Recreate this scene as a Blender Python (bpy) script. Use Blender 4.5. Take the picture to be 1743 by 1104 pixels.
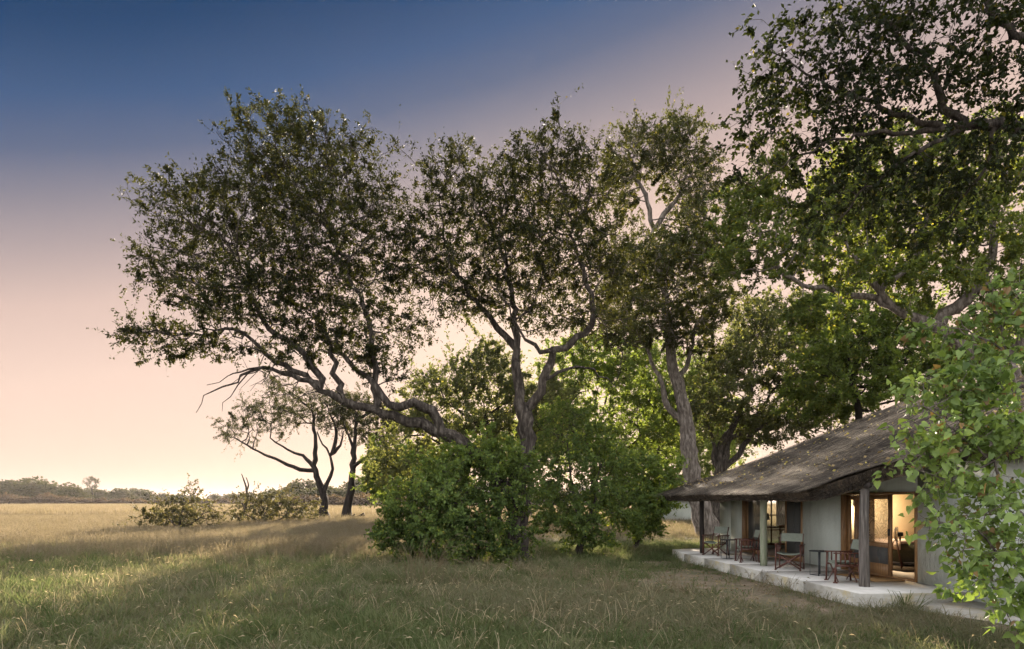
import bpy, math, random
import numpy as np
from mathutils import Vector

# ------------------------------------------------------------------ scene, camera, sky, sun, exposure
scene = bpy.context.scene
for o in list(bpy.data.objects):
    bpy.data.objects.remove(o)
COL = scene.collection
EYE, FPX, CX, HOR = 2.0, 1162.0, 871.5, 852.0

cam_d = bpy.data.cameras.new('camera')
cam = bpy.data.objects.new('camera', cam_d)
COL.objects.link(cam)
cam.location = (0, 0, EYE)
cam.rotation_euler = (math.radians(90), 0, 0)
cam_d.sensor_width = 36.0
cam_d.lens = 36.0 * FPX / 1743.0
cam_d.shift_y = (HOR - 552.0) / 1743.0
cam_d.clip_start = 0.1
cam_d.clip_end = 9000
scene.camera = cam

EXPO = 2.2
SUN_AZ, SUN_EL = math.radians(1.0), math.radians(12.8)     # azimuth to the right of +Y
scene.view_settings.view_transform = 'Standard'
scene.view_settings.look = 'None'
scene.view_settings.exposure = EXPO
scene.view_settings.gamma = 1.0
scene.view_settings.use_curve_mapping = False
scene.render.engine = 'CYCLES'
scene.cycles.max_bounces = 8
scene.cycles.diffuse_bounces = 4
scene.cycles.glossy_bounces = 2
scene.cycles.transmission_bounces = 4
scene.cycles.transparent_max_bounces = 6
scene.cycles.use_denoising = True
scene.cycles.sample_clamp_indirect = 6.0
scene.cycles.volume_bounces = 0


def lin(r, g, b):
    f = lambda c: (c / 255) / 12.92 if c / 255 <= 0.04045 else ((c / 255 + 0.055) / 1.055) ** 2.4
    return (f(r), f(g), f(b), 1.0)


world = bpy.data.worlds.new('World')
scene.world = world
world.use_nodes = True
nt = world.node_tree
nt.nodes.clear()
tc = nt.nodes.new('ShaderNodeTexCoord')
def wmath(op, a, b=None, c=None):
    n = nt.nodes.new('ShaderNodeMath'); n.operation = op
    for i, q in enumerate((a, b, c)):
        if q is None: continue
        if isinstance(q, (int, float)): n.inputs[i].default_value = q
        else: nt.links.new(q, n.inputs[i])
    return n.outputs[0]
sxyz = nt.nodes.new('ShaderNodeSeparateXYZ')
nt.links.new(tc.outputs['Generated'], sxyz.inputs[0])
xc = wmath('MAXIMUM', sxyz.outputs[0], -0.58)
xc = wmath('MINIMUM', xc, 0.5)
tilt = wmath('MULTIPLY', wmath('MULTIPLY', xc, 0.2), wmath('SUBTRACT', xc, 1.0))      # bluer towards the left, as in the picture
sval = wmath('ADD', wmath('MULTIPLY_ADD', sxyz.outputs[1], 0.25, sxyz.outputs[2]), tilt)
mr = nt.nodes.new('ShaderNodeMapRange')
S0, S1 = 0.0, 0.8
mr.inputs['From Min'].default_value = S0 + 0.2
mr.inputs['From Max'].default_value = S1 + 0.2
nt.links.new(sval, mr.inputs['Value'])
ramp = nt.nodes.new('ShaderNodeValToRGB')
stops = [(0.0, (255, 221, 200)), (0.15, (253, 218, 197)), (0.32, (245, 212, 194)), (0.40, (224, 193, 180)),
         (0.45, (187, 166, 163)), (0.50, (144, 136, 146)), (0.54, (96, 106, 134)), (0.58, (58, 88, 130)), (0.63, (14, 61, 106)), (0.68, (8, 46, 86))]
els = ramp.color_ramp.elements
while len(els) < len(stops):
    els.new(0.5)
for e, (s, c) in zip(els, stops):
    e.position = (s - S0) / (S1 - S0)
    k = 2.0 ** -EXPO
    L = lin(*c)
    e.color = (L[0] * k, L[1] * k, L[2] * k, 1)
nt.links.new(mr.outputs[0], ramp.inputs[0])
sky = nt.nodes.new('ShaderNodeTexSky')
sky.sky_type = 'NISHITA'
sky.sun_disc = False
sky.sun_elevation = SUN_EL
sky.sun_rotation = SUN_AZ
bg1 = nt.nodes.new('ShaderNodeBackground')
bg1.inputs['Strength'].default_value = 1.0
# pale fill light added to the unseen sky overhead and behind, lifting camera-facing shade
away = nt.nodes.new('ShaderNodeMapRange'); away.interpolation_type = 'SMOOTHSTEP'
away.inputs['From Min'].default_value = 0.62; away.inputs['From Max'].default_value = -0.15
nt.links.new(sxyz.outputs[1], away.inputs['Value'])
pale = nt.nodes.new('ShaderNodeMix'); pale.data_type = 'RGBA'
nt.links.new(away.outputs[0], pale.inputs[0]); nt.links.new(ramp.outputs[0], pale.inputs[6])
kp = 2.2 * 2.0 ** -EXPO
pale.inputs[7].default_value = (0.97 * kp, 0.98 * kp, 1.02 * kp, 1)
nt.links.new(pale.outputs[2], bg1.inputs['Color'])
bg2 = nt.nodes.new('ShaderNodeBackground')
bg2.inputs['Strength'].default_value = 0.05
nt.links.new(sky.outputs[0], bg2.inputs['Color'])
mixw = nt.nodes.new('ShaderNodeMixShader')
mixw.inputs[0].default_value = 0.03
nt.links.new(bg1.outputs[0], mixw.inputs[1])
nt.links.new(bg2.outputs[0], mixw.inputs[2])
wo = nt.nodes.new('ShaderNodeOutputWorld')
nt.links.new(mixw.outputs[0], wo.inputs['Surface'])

sd = bpy.data.lights.new('sun', 'SUN')
sd.energy = 5.0
sd.angle = math.radians(0.6)
sd.color = (1.0, 0.84, 0.67)
sun = bpy.data.objects.new('sun', sd)
COL.objects.link(sun)
to_sun = Vector((math.sin(SUN_AZ) * math.cos(SUN_EL), math.cos(SUN_AZ) * math.cos(SUN_EL), math.sin(SUN_EL)))
sun.rotation_euler = to_sun.to_track_quat('Z', 'Y').to_euler()
sun.location = (0, 60, 40)

rng = np.random.default_rng(7)
random.seed(7)


def P(px, py, d):
    return np.array([(px - CX) / FPX * d, d, EYE + (HOR - py) / FPX * d])


# ------------------------------------------------------------------ object helpers
def tag(o, label=None, cat=None, group=None, kind=None):
    if label: o['label'] = label
    if cat: o['category'] = cat
    if group: o['group'] = group
    if kind: o['kind'] = kind
    return o


def empty(name, loc=(0, 0, 0), rz=0.0, parent=None):
    o = bpy.data.objects.new(name, None)
    COL.objects.link(o)
    o.location = loc
    o.rotation_euler = (0, 0, rz)
    o.empty_display_size = 0.2
    if parent: o.parent = parent
    return o


class MB:
    """collects polygons with numpy, one mesh object out"""
    def __init__(s):
        s.v = []; s.f = {}; s.n = 0; s.t = {}
    def add(s, verts, faces, tint=None):
        verts = np.asarray(verts, float).reshape(-1, 3)
        faces = np.asarray(faces, int)
        k = faces.shape[1]
        s.v.append(verts)
        s.f.setdefault(k, []).append(faces + s.n)
        if tint is None: tint = np.full(len(faces), 0.5)
        s.t.setdefault(k, []).append(np.broadcast_to(np.asarray(tint, float), (len(faces),)))
        s.n += len(verts)
        return s
    def box(s, a, b):
        (x0, y0, z0), (x1, y1, z1) = a, b
        x0, x1 = sorted((x0, x1)); y0, y1 = sorted((y0, y1)); z0, z1 = sorted((z0, z1))
        v = [(x0, y0, z0), (x1, y0, z0), (x1, y1, z0), (x0, y1, z0), (x0, y0, z1), (x1, y0, z1), (x1, y1, z1), (x0, y1, z1)]
        return s.add(v, [(3, 2, 1, 0), (4, 5, 6, 7), (0, 1, 5, 4), (1, 2, 6, 5), (2, 3, 7, 6), (3, 0, 4, 7)])
    def bar(s, p, q, w, t=None, ref=(0, 0, 1), bev=0.0):
        p = np.array(p, float); q = np.array(q, float)
        t = t or w
        d = q - p; d /= np.linalg.norm(d)
        r = np.array(ref, float)
        if abs(d @ r) > 0.95: r = np.array((1.0, 0, 0))
        a = np.cross(d, r); a /= np.linalg.norm(a)
        b = np.cross(a, d)
        c = min(w, t) * 0.18
        prof = [(-w/2 + c, -t/2), (w/2 - c, -t/2), (w/2, -t/2 + c), (w/2, t/2 - c), (w/2 - c, t/2), (-w/2 + c, t/2), (-w/2, t/2 - c), (-w/2, -t/2 + c)]
        v = [p + a * x + b * y for x, y in prof] + [q + a * x + b * y for x, y in prof]
        s.add(v, [(i, (i + 1) % 8, 8 + (i + 1) % 8, 8 + i) for i in range(8)])
        s.f.setdefault(8, []).append(np.array([list(range(7, -1, -1)), list(range(8, 16))]) + s.n - 16)
        s.t.setdefault(8, []).append(np.full(2, 0.5))
        return s
    def tube(s, pts, rad, k=8, cap=True, jit=0.0):
        pts = np.array(pts, float); n = len(pts)
        rad = np.broadcast_to(np.array(rad, float), (n,))
        tan = np.gradient(pts, axis=0)
        tan /= np.linalg.norm(tan, axis=1)[:, None]
        r = np.array((0.31, 0.83, 0.46))
        if abs(tan.mean(0) @ r) > 0.93: r = np.array((0.9, -0.3, 0.3))
        a = np.cross(tan, r); a /= np.linalg.norm(a, axis=1)[:, None]
        b = np.cross(tan, a)
        th = np.arange(k) * 2 * math.pi / k
        rr = rad[:, None] * (1 + jit * rng.standard_normal((n, k)))
        v = pts[:, None, :] + rr[..., None] * (np.cos(th)[None, :, None] * a[:, None] + np.sin(th)[None, :, None] * b[:, None])
        f = []
        for i in range(n - 1):
            for j in range(k):
                f.append((i*k + j, i*k + (j+1) % k, (i+1)*k + (j+1) % k, (i+1)*k + j))
        base = s.n
        s.add(v.reshape(-1, 3), f)
        if cap:
            s.f.setdefault(k, []).append(np.array([list(range(k-1, -1, -1)), list(range((n-1)*k, n*k))]) + base)
            s.t.setdefault(k, []).append(np.full(2, 0.5))
        return s
    def prism(s, poly, z0, z1):
        n = len(poly)
        v = [(x, y, z0) for x, y in poly] + [(x, y, z1) for x, y in poly]
        base = s.n
        s.add(v, [(i, (i+1) % n, n + (i+1) % n, n + i) for i in range(n)])
        s.f.setdefault(n, []).append(np.array([list(range(n-1, -1, -1)), list(range(n, 2*n))]) + base)
        s.t.setdefault(n, []).append(np.full(2, 0.5))
        return s
    def mesh(s, name, smooth=False, tint=False):
        me = bpy.data.meshes.new(name)
        V = np.concatenate(s.v) if s.v else np.zeros((0, 3))
        me.vertices.add(len(V))
        me.vertices.foreach_set('co', V.astype(np.float32).ravel())
        idx, start, tot, tn = [], [], [], []
        off = 0
        for k, fl in s.f.items():
            F = np.concatenate(fl)
            idx.append(F.ravel())
            start.append(off + np.arange(len(F)) * k)
            tot.append(np.full(len(F), k))
            tn.append(np.concatenate(s.t[k]))
            off += F.size
        I = np.concatenate(idx).astype(np.int32)
        me.loops.add(len(I)); me.loops.foreach_set('vertex_index', I)
        ST = np.concatenate(start).astype(np.int32)
        me.polygons.add(len(ST))
        me.polygons.foreach_set('loop_start', ST)
        try:
            me.polygons.foreach_set('loop_total', np.concatenate(tot).astype(np.int32))
        except Exception:
            pass
        if smooth:
            me.polygons.foreach_set('use_smooth', np.ones(len(ST), bool))
        if tint:
            at = me.attributes.new('tint', 'FLOAT', 'FACE')
            at.data.foreach_set('value', np.concatenate(tn).astype(np.float32))
        me.update(calc_edges=True)
        return me
    def build(s, name, mat, parent=None, smooth=False, tint=False):
        me = s.mesh(name, smooth, tint)
        me.materials.append(mat)
        o = bpy.data.objects.new(name, me)
        COL.objects.link(o)
        if parent: o.parent = parent
        return o


# ------------------------------------------------------------------ materials
def new_mat(name):
    m = bpy.data.materials.new(name)
    m.use_nodes = True
    t = m.node_tree
    t.nodes.clear()
    out = t.nodes.new('ShaderNodeOutputMaterial')
    return m, t, out


def N(t, typ, **kw):
    n = t.nodes.new(typ)
    for k, v in kw.items():
        if k in n.inputs: n.inputs[k].default_value = v
        else: setattr(n, k, v)
    return n


def rgba(c): return (c[0], c[1], c[2], 1.0)


def ramp_node(t, fac, cols):
    r = t.nodes.new('ShaderNodeValToRGB')
    e = r.color_ramp.elements
    while len(e) < len(cols): e.new(0.5)
    for x, (p, c) in zip(e, cols):
        x.position = p; x.color = rgba(c)
    t.links.new(fac, r.inputs[0])
    return r.outputs[0]


def coords(t, scale=(1, 1, 1), kind='Object'):
    c = t.nodes.new('ShaderNodeTexCoord')
    m = t.nodes.new('ShaderNodeMapping')
    m.inputs['Scale'].default_value = scale
    t.links.new(c.outputs[kind], m.inputs[0])
    return m.outputs[0]


def noise(t, vec, scale, detail=4, rough=0.6, dist=0.0):
    n = t.nodes.new('ShaderNodeTexNoise')
    n.inputs['Scale'].default_value = scale
    n.inputs['Detail'].default_value = detail
    n.inputs['Roughness'].default_value = rough
    n.inputs['Distortion'].default_value = dist
    t.links.new(vec, n.inputs['Vector'])
    return n.outputs[0]


def mixc(t, fac, a, b, mode='MIX'):
    m = t.nodes.new('ShaderNodeMix'); m.data_type = 'RGBA'; m.blend_type = mode
    for s, v in ((0, fac), (6, a), (7, b)):
        if isinstance(v, (int, float)): m.inputs[s].default_value = v
        elif isinstance(v, tuple): m.inputs[s].default_value = rgba(v)
        else: t.links.new(v, m.inputs[s])
    return m.outputs[2]


def surf_mat(name, cols, scale=6, stretch=(1, 1, 1), rough=0.8, bump=0.2, bscale=None, bdist=0.01, spec=0.3, detail=5, extra=None):
    m, t, out = new_mat(name)
    v = coords(t, stretch)
    n = noise(t, v, scale, detail)
    c = ramp_node(t, n, cols)
    if extra: c = extra(t, c)
    b = N(t, 'ShaderNodeBsdfPrincipled', Roughness=rough)
    b.inputs['Specular IOR Level'].default_value = spec
    t.links.new(c, b.inputs['Base Color'])
    if bump:
        n2 = noise(t, v, bscale or scale * 3, 6)
        bp = N(t, 'ShaderNodeBump', Strength=bump, Distance=bdist)
        t.links.new(n2, bp.inputs['Height'])
        t.links.new(bp.outputs[0], b.inputs['Normal'])
    t.links.new(b.outputs[0], out.inputs[0])
    return m


def leaf_mat(name, c0, c1, c2=None, trans=0.5, tcol=None, rough=0.62):
    """tint per leaf; thin leaf that lets sunlight through"""
    m, t, out = new_mat(name)
    a = t.nodes.new('ShaderNodeAttribute'); a.attribute_name = 'tint'
    cols = [(0.0, c0), (0.8, c1)]
    if c2: cols += [(0.95, c1), (0.97, c2)]
    c = ramp_node(t, a.outputs['Fac'], cols)
    d = N(t, 'ShaderNodeBsdfPrincipled', Roughness=rough)
    d.inputs['Specular IOR Level'].default_value = 0.2
    t.links.new(c, d.inputs['Base Color'])
    tr = t.nodes.new('ShaderNodeBsdfTranslucent')
    c3 = mixc(t, 1.0, c, tcol or (2.2, 1.9, 0.7), 'MULTIPLY')
    t.links.new(c3, tr.inputs[0])
    mx = N(t, 'ShaderNodeMixShader'); mx.inputs[0].default_value = trans
    t.links.new(d.outputs[0], mx.inputs[1]); t.links.new(tr.outputs[0], mx.inputs[2])
    t.links.new(mx.outputs[0], out.inputs[0])
    return m


def grass_mat(name, c0, c1, c2, trans=0.5):
    m, t, out = new_mat(name)
    oi = t.nodes.new('ShaderNodeObjectInfo')
    c = ramp_node(t, oi.outputs['Random'], [(0, c0), (0.5, c1), (1, c2)])
    d = N(t, 'ShaderNodeBsdfDiffuse'); t.links.new(c, d.inputs[0])
    tr = t.nodes.new('ShaderNodeBsdfTranslucent')
    c3 = mixc(t, 1.0, c, (1.15, 1.08, 0.85), 'MULTIPLY')
    t.links.new(c3, tr.inputs[0])
    mx = N(t, 'ShaderNodeMixShader'); mx.inputs[0].default_value = trans
    t.links.new(d.outputs[0], mx.inputs[1]); t.links.new(tr.outputs[0], mx.inputs[2])
    t.links.new(mx.outputs[0], out.inputs[0])
    return m


M = {}
M['bark'] = surf_mat('bark_grey', [(0.27, (0.016, 0.013, 0.011)), (0.5, (0.062, 0.051, 0.042)), (0.7, (0.155, 0.132, 0.112))], 11, (1, 1, 0.2), 0.95, 1.0, 13, 0.09, 0.1)
M['bark_dark'] = surf_mat('bark_dark', [(0.3, (0.013, 0.011, 0.010)), (0.7, (0.042, 0.034, 0.029))], 5, (1, 1, 0.25), 0.95, 0.8, 9, 0.05, 0.1)
M['bark_pale'] = surf_mat('bark_pale', [(0.28, (0.05, 0.04, 0.032)), (0.5, (0.15, 0.125, 0.105)), (0.7, (0.30, 0.26, 0.225))], 9, (1, 1, 0.25), 0.95, 1.0, 11, 0.09, 0.1)
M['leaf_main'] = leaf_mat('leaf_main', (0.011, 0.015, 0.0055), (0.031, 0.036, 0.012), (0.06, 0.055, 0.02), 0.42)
M['leaf_dark'] = leaf_mat('leaf_dark', (0.030, 0.034, 0.014), (0.068, 0.072, 0.026), None, 0.35)
M['leaf_mid'] = leaf_mat('leaf_mid', (0.020, 0.025, 0.010), (0.055, 0.066, 0.022), (0.12, 0.105, 0.03), 0.42)
M['leaf_green'] = leaf_mat('leaf_green', (0.045, 0.068, 0.020), (0.12, 0.16, 0.045), (0.26, 0.25, 0.05), 0.5)
M['leaf_olive'] = leaf_mat('leaf_olive', (0.055, 0.064, 0.030), (0.12, 0.13, 0.056), (0.22, 0.20, 0.07), 0.5, (1.9, 1.85, 0.85))
M['leaf_light'] = leaf_mat('leaf_light', (0.055, 0.082, 0.024), (0.13, 0.175, 0.052), (0.24, 0.23, 0.06), 0.55, (2.0, 1.9, 0.75))
M['leaf_bush'] = leaf_mat('leaf_bush', (0.044, 0.075, 0.020), (0.14, 0.20, 0.055), (0.23, 0.25, 0.07), 0.45)
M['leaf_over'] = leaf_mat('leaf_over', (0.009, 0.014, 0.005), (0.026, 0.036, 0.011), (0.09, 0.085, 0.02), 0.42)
M['leaf_vine'] = leaf_mat('leaf_vine', (0.055, 0.095, 0.026), (0.26, 0.35, 0.115), (0.24, 0.155, 0.075), 0.42, (1.5, 1.5, 0.6), 0.45)
M['leaf_acacia'] = leaf_mat('leaf_acacia', (0.018, 0.022, 0.009), (0.042, 0.048, 0.018), None, 0.35)
M['leaf_far'] = leaf_mat('leaf_far', (0.022, 0.028, 0.012), (0.052, 0.058, 0.025), None, 0.25)
M['leaf_far_brown'] = leaf_mat('leaf_far_brown', (0.045, 0.034, 0.027), (0.085, 0.064, 0.05), None, 0.3)
M['leaf_scrub'] = leaf_mat('leaf_scrub', (0.06, 0.055, 0.03), (0.12, 0.112, 0.05), (0.22, 0.20, 0.06), 0.4, (1.5, 1.4, 0.8))
M['litter'] = leaf_mat('litter', (0.12, 0.075, 0.04), (0.36, 0.27, 0.13), (0.5, 0.42, 0.12), 0.15, (1, 1, 1))
M['grass_green'] = grass_mat('grass_green', (0.085, 0.12, 0.048), (0.13, 0.158, 0.07), (0.195, 0.21, 0.105))
M['grass_mid'] = grass_mat('grass_mid', (0.125, 0.135, 0.073), (0.18, 0.18, 0.105), (0.245, 0.235, 0.15))
M['grass_dry'] = grass_mat('grass_dry', (0.155, 0.13, 0.082), (0.205, 0.172, 0.112), (0.265, 0.225, 0.155))
M['grass_stalk'] = grass_mat('grass_stalk', (0.42, 0.35, 0.22), (0.46, 0.38, 0.25), (0.52, 0.43, 0.29))
M['grass_pink'] = grass_mat('grass_pink', (0.165, 0.14, 0.095), (0.21, 0.178, 0.128), (0.265, 0.226, 0.17))


def ground_mat():
    m, t, out = new_mat('ground')
    v = coords(t, (1, 1, 1))
    n1 = noise(t, v, 0.11, 4)
    n2 = noise(t, v, 1.3, 6, 0.7)
    n3 = noise(t, v, 14, 5, 0.7)
    near = ramp_node(t, n2, [(0.3, (0.12, 0.125, 0.07)), (0.5, (0.21, 0.17, 0.115)), (0.68, (0.33, 0.25, 0.18))])
    far = ramp_node(t, n1, [(0.3, (0.145, 0.128, 0.078)), (0.5, (0.19, 0.16, 0.105)), (0.7, (0.21, 0.178, 0.125))])
    g = t.nodes.new('ShaderNodeNewGeometry')
    sx = t.nodes.new('ShaderNodeSeparateXYZ'); t.links.new(g.outputs['Position'], sx.inputs[0])
    r = N(t, 'ShaderNodeMapRange'); r.inputs['From Min'].default_value = 22; r.inputs['From Max'].default_value = 60
    t.links.new(sx.outputs[1], r.inputs[0])
    c = mixc(t, r.outputs[0], near, far)
    dk = ramp_node(t, n3, [(0.3, (0.55, 0.55, 0.55)), (0.7, (1.1, 1.1, 1.1))])
    c = mixc(t, 1.0, c, dk, 'MULTIPLY')
    b = N(t, 'ShaderNodeBsdfPrincipled', Roughness=0.95)
    b.inputs['Specular IOR Level'].default_value = 0.1
    t.links.new(c, b.inputs['Base Color'])
    bp = N(t, 'ShaderNodeBump', Strength=0.8, Distance=0.03)
    t.links.new(n3, bp.inputs['Height']); t.links.new(bp.outputs[0], b.inputs['Normal'])
    t.links.new(b.outputs[0], out.inputs[0])
    return m


M['ground'] = ground_mat()
def wall_wear(t, c):
    f = ramp_node(t, noise(t, coords(t, (3.0, 3.0, 0.35)), 1.6, 6, 0.7), [(0.5, (0, 0, 0)), (0.75, (0.45, 0.45, 0.45))])
    return mixc(t, f, c, (0.36, 0.35, 0.29))
M['plaster'] = surf_mat('sage_plaster', [(0.3, (0.52, 0.55, 0.49)), (0.7, (0.61, 0.635, 0.57))], 1.6, (1, 1, 0.6), 0.9, 0.8, 6, 0.04, 0.2, extra=wall_wear)
M['plaster_in'] = surf_mat('cream_plaster', [(0.3, (0.60, 0.50, 0.34)), (0.7, (0.68, 0.57, 0.40))], 3, (1, 1, 1), 0.9, 0.3, 14, 0.01, 0.2)
def stain(t, c):
    c = mixc(t, ramp_node(t, noise(t, coords(t, (1, 1, 1)), 0.9, 6, 0.75), [(0.45, (0, 0, 0)), (0.7, (0.55, 0.55, 0.55))]), c, (0.22, 0.19, 0.14))
    n = noise(t, coords(t, (1, 1, 1)), 1.7, 5, 0.7)
    f = ramp_node(t, n, [(0.52, (0, 0, 0)), (0.68, (0.7, 0.7, 0.7))])
    return mixc(t, f, c, (0.42, 0.34, 0.17))
def scuff(t, c):
    f = ramp_node(t, noise(t, coords(t, (1, 1, 1)), 1.3, 7, 0.72, 0.4), [(0.46, (0, 0, 0)), (0.72, (0.45, 0.45, 0.45))])
    return mixc(t, f, c, (0.33, 0.29, 0.24))
M['concrete'] = surf_mat('concrete', [(0.3, (0.54, 0.52, 0.48)), (0.7, (0.66, 0.63, 0.59))], 5, (1, 1, 1), 0.85, 0.4, 22, 0.01, 0.25, extra=scuff)
M['concrete_edge'] = surf_mat('concrete_edge', [(0.3, (0.36, 0.345, 0.30)), (0.7, (0.52, 0.495, 0.445))], 5, (1, 1, 2), 0.9, 0.6, 18, 0.015, 0.2, extra=stain)
M['teak'] = surf_mat('teak', [(0.3, (0.17, 0.085, 0.035)), (0.7, (0.36, 0.20, 0.085))], 9, (3, 3, 0.35), 0.5, 0.15, 30, 0.004, 0.4)
M['mahogany'] = surf_mat('mahogany', [(0.3, (0.055, 0.017, 0.011)), (0.7, (0.12, 0.038, 0.022))], 14, (2, 2, 0.5), 0.4, 0.1, 40, 0.003, 0.45)
M['canvas'] = surf_mat('sage_canvas', [(0.3, (0.20, 0.225, 0.18)), (0.7, (0.26, 0.28, 0.23))], 22, (1, 1, 1), 0.95, 0.3, 300, 0.002, 0.1)
M['iron'] = surf_mat('black_iron', [(0.3, (0.012, 0.013, 0.014)), (0.7, (0.03, 0.032, 0.034))], 20, (1, 1, 1), 0.5, 0.1, 60, 0.002, 0.5)
M['pole_dark'] = surf_mat('pole_dark', [(0.3, (0.018, 0.014, 0.012)), (0.7, (0.05, 0.04, 0.035))], 12, (2, 2, 0.2), 0.9, 0.6, 20, 0.01)
M['pole_green'] = surf_mat('pole_green', [(0.3, (0.19, 0.22, 0.13)), (0.55, (0.27, 0.28, 0.20)), (0.75, (0.38, 0.34, 0.26))], 10, (1.5, 1.5, 0.25), 0.9, 0.6, 20, 0.01)
M['pole_grey'] = surf_mat('pole_grey', [(0.3, (0.055, 0.048, 0.042)), (0.55, (0.14, 0.12, 0.105)), (0.75, (0.27, 0.245, 0.22))], 12, (2.5, 2.5, 0.18), 0.9, 0.9, 16, 0.015)
M['tile_floor'] = surf_mat('room_floor', [(0.3, (0.13, 0.07, 0.04)), (0.7, (0.22, 0.13, 0.075))], 3, (1, 1, 1), 0.5, 0.1, 20, 0.003)
M['coir'] = surf_mat('coir', [(0.3, (0.22, 0.12, 0.05)), (0.7, (0.42, 0.26, 0.12))], 60, (1, 1, 1), 1.0, 0.8, 160, 0.01, 0.05)
M['rug'] = surf_mat('rug', [(0.3, (0.03, 0.025, 0.02)), (0.7, (0.07, 0.055, 0.045))], 30, (1, 1, 1), 1.0, 0.5, 90, 0.01, 0.05)
M['linen'] = surf_mat('linen', [(0.3, (0.55, 0.42, 0.38)), (0.7, (0.68, 0.54, 0.48))], 9, (1, 1, 1), 0.95, 0.3, 20, 0.01, 0.1)
M['bed_fabric'] = surf_mat('bed_fabric', [(0.3, (0.06, 0.06, 0.04)), (0.7, (0.10, 0.095, 0.065))], 30, (1, 1, 1), 0.9, 0.2, 80, 0.003, 0.1)


def pane_mat(name, col, alpha, rough=0.2, glossy=0.05):
    m, t, out = new_mat(name)
    tr = t.nodes.new('ShaderNodeBsdfTransparent')
    d = N(t, 'ShaderNodeBsdfPrincipled', Roughness=rough)
    d.inputs['Base Color'].default_value = rgba(col)
    mx = N(t, 'ShaderNodeMixShader'); mx.inputs[0].default_value = alpha
    t.links.new(tr.outputs[0], mx.inputs[1]); t.links.new(d.outputs[0], mx.inputs[2])
    t.links.new(mx.outputs[0], out.inputs[0])
    return m


M['screen'] = pane_mat('insect_screen', (0.10, 0.10, 0.095), 0.72, 0.9)
M['glass'] = pane_mat('window_glass', (0.5, 0.52, 0.52), 0.06, 0.03)


def cloth_mat(name, col, swirl=False, trans=0.6):
    m, t, out = new_mat(name)
    v = coords(t, (1, 1, 1))
    c = None
    if swirl:
        n = noise(t, v, 3.6, 2, 0.5, 0.8)
        w = N(t, 'ShaderNodeMath', operation='MULTIPLY'); w.inputs[1].default_value = 60.0
        t.links.new(n, w.inputs[0])
        s = N(t, 'ShaderNodeMath', operation='SINE'); t.links.new(w.outputs[0], s.inputs[0])
        c = ramp_node(t, s.outputs[0], [(0.0, tuple(x * 0.45 for x in col)), (0.10, tuple(x * 0.6 for x in col)), (0.2, col), (1, col)])
    d = t.nodes.new('ShaderNodeBsdfDiffuse'); tr = t.nodes.new('ShaderNodeBsdfTranslucent')
    for n in (d, tr):
        if c: t.links.new(c, n.inputs[0])
        else: n.inputs[0].default_value = rgba(col)
    mx = N(t, 'ShaderNodeMixShader'); mx.inputs[0].default_value = trans
    t.links.new(d.outputs[0], mx.inputs[1]); t.links.new(tr.outputs[0], mx.inputs[2])
    if swirl:
        tp = t.nodes.new('ShaderNodeBsdfTransparent'); m2 = N(t, 'ShaderNodeMixShader'); m2.inputs[0].default_value = 0.55
        t.links.new(tp.outputs[0], m2.inputs[1]); t.links.new(mx.outputs[0], m2.inputs[2]); mx = m2
    t.links.new(mx.outputs[0], out.inputs[0])
    return m


M['curtain'] = cloth_mat('curtain', (0.82, 0.80, 0.76), trans=0.65)
M['lace'] = cloth_mat('lace', (0.80, 0.70, 0.55), True, 0.75)


def thatch_mat(name, k=1.0):
    m, t, out = new_mat(name)
    n = noise(t, coords(t, (1.0, 18.0, 1.0)), 2.2, 6, 0.75, 0.3)      # across the slope is local y
    c = ramp_node(t, n, [(0.36, (0.055*k, 0.044*k, 0.036*k)), (0.5, (0.125*k, 0.100*k, 0.079*k)), (0.62, (0.24*k, 0.19*k, 0.14*k)), (0.72, (0.36*k, 0.29*k, 0.21*k))])
    nb = noise(t, coords(t, (0.5, 5.0, 0.5)), 1.6, 4, 0.6, 0.2)
    c = mixc(t, 1.0, c, ramp_node(t, nb, [(0.35, (0.62, 0.60, 0.58)), (0.62, (1.25, 1.2, 1.12))]), 'MULTIPLY')
    n2 = noise(t, coords(t, (1, 1, 1)), 1.1, 5, 0.65)
    c = mixc(t, 1.0, c, ramp_node(t, n2, [(0.3, (0.72, 0.70, 0.68)), (0.7, (1.12, 1.1, 1.05))]), 'MULTIPLY')
    b = N(t, 'ShaderNodeBsdfPrincipled', Roughness=0.95)
    b.inputs['Specular IOR Level'].default_value = 0.15
    t.links.new(c, b.inputs['Base Color'])
    v3 = coords(t, (2.0, 60.0, 2.0))
    n3 = noise(t, v3, 3, 6, 0.7)
    bp = N(t, 'ShaderNodeBump', Strength=0.9, Distance=0.03)
    t.links.new(n3, bp.inputs['Height']); t.links.new(bp.outputs[0], b.inputs['Normal'])
    t.links.new(b.outputs[0], out.inputs[0])
    return m


M['thatch'] = thatch_mat('thatch', 0.85)
m_, t_, o_ = new_mat('straw')
a_ = t_.nodes.new('ShaderNodeAttribute'); a_.attribute_name = 'tint'
c_ = ramp_node(t_, a_.outputs['Fac'], [(0, (0.035, 0.028, 0.023)), (0.5, (0.10, 0.082, 0.066)), (0.8, (0.23, 0.188, 0.142)), (1, (0.50, 0.41, 0.30))])
d_ = N(t_, 'ShaderNodeBsdfPrincipled', Roughness=0.85); d_.inputs['Specular IOR Level'].default_value = 0.2
t_.links.new(c_, d_.inputs['Base Color']); t_.links.new(d_.outputs[0], o_.inputs[0])
M['straw'] = m_

# ------------------------------------------------------------------ ground
_gk = rng.normal(0, 1, (9, 2)); _gp = rng.uniform(0, 6.28, 9)


def sn(x, y, s):
    """cheap smooth noise in about -1..1"""
    r = 0
    for i in range(9):
        r = r + np.sin((x * _gk[i, 0] + y * _gk[i, 1]) / s + _gp[i])
    return r / 4.2


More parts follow.
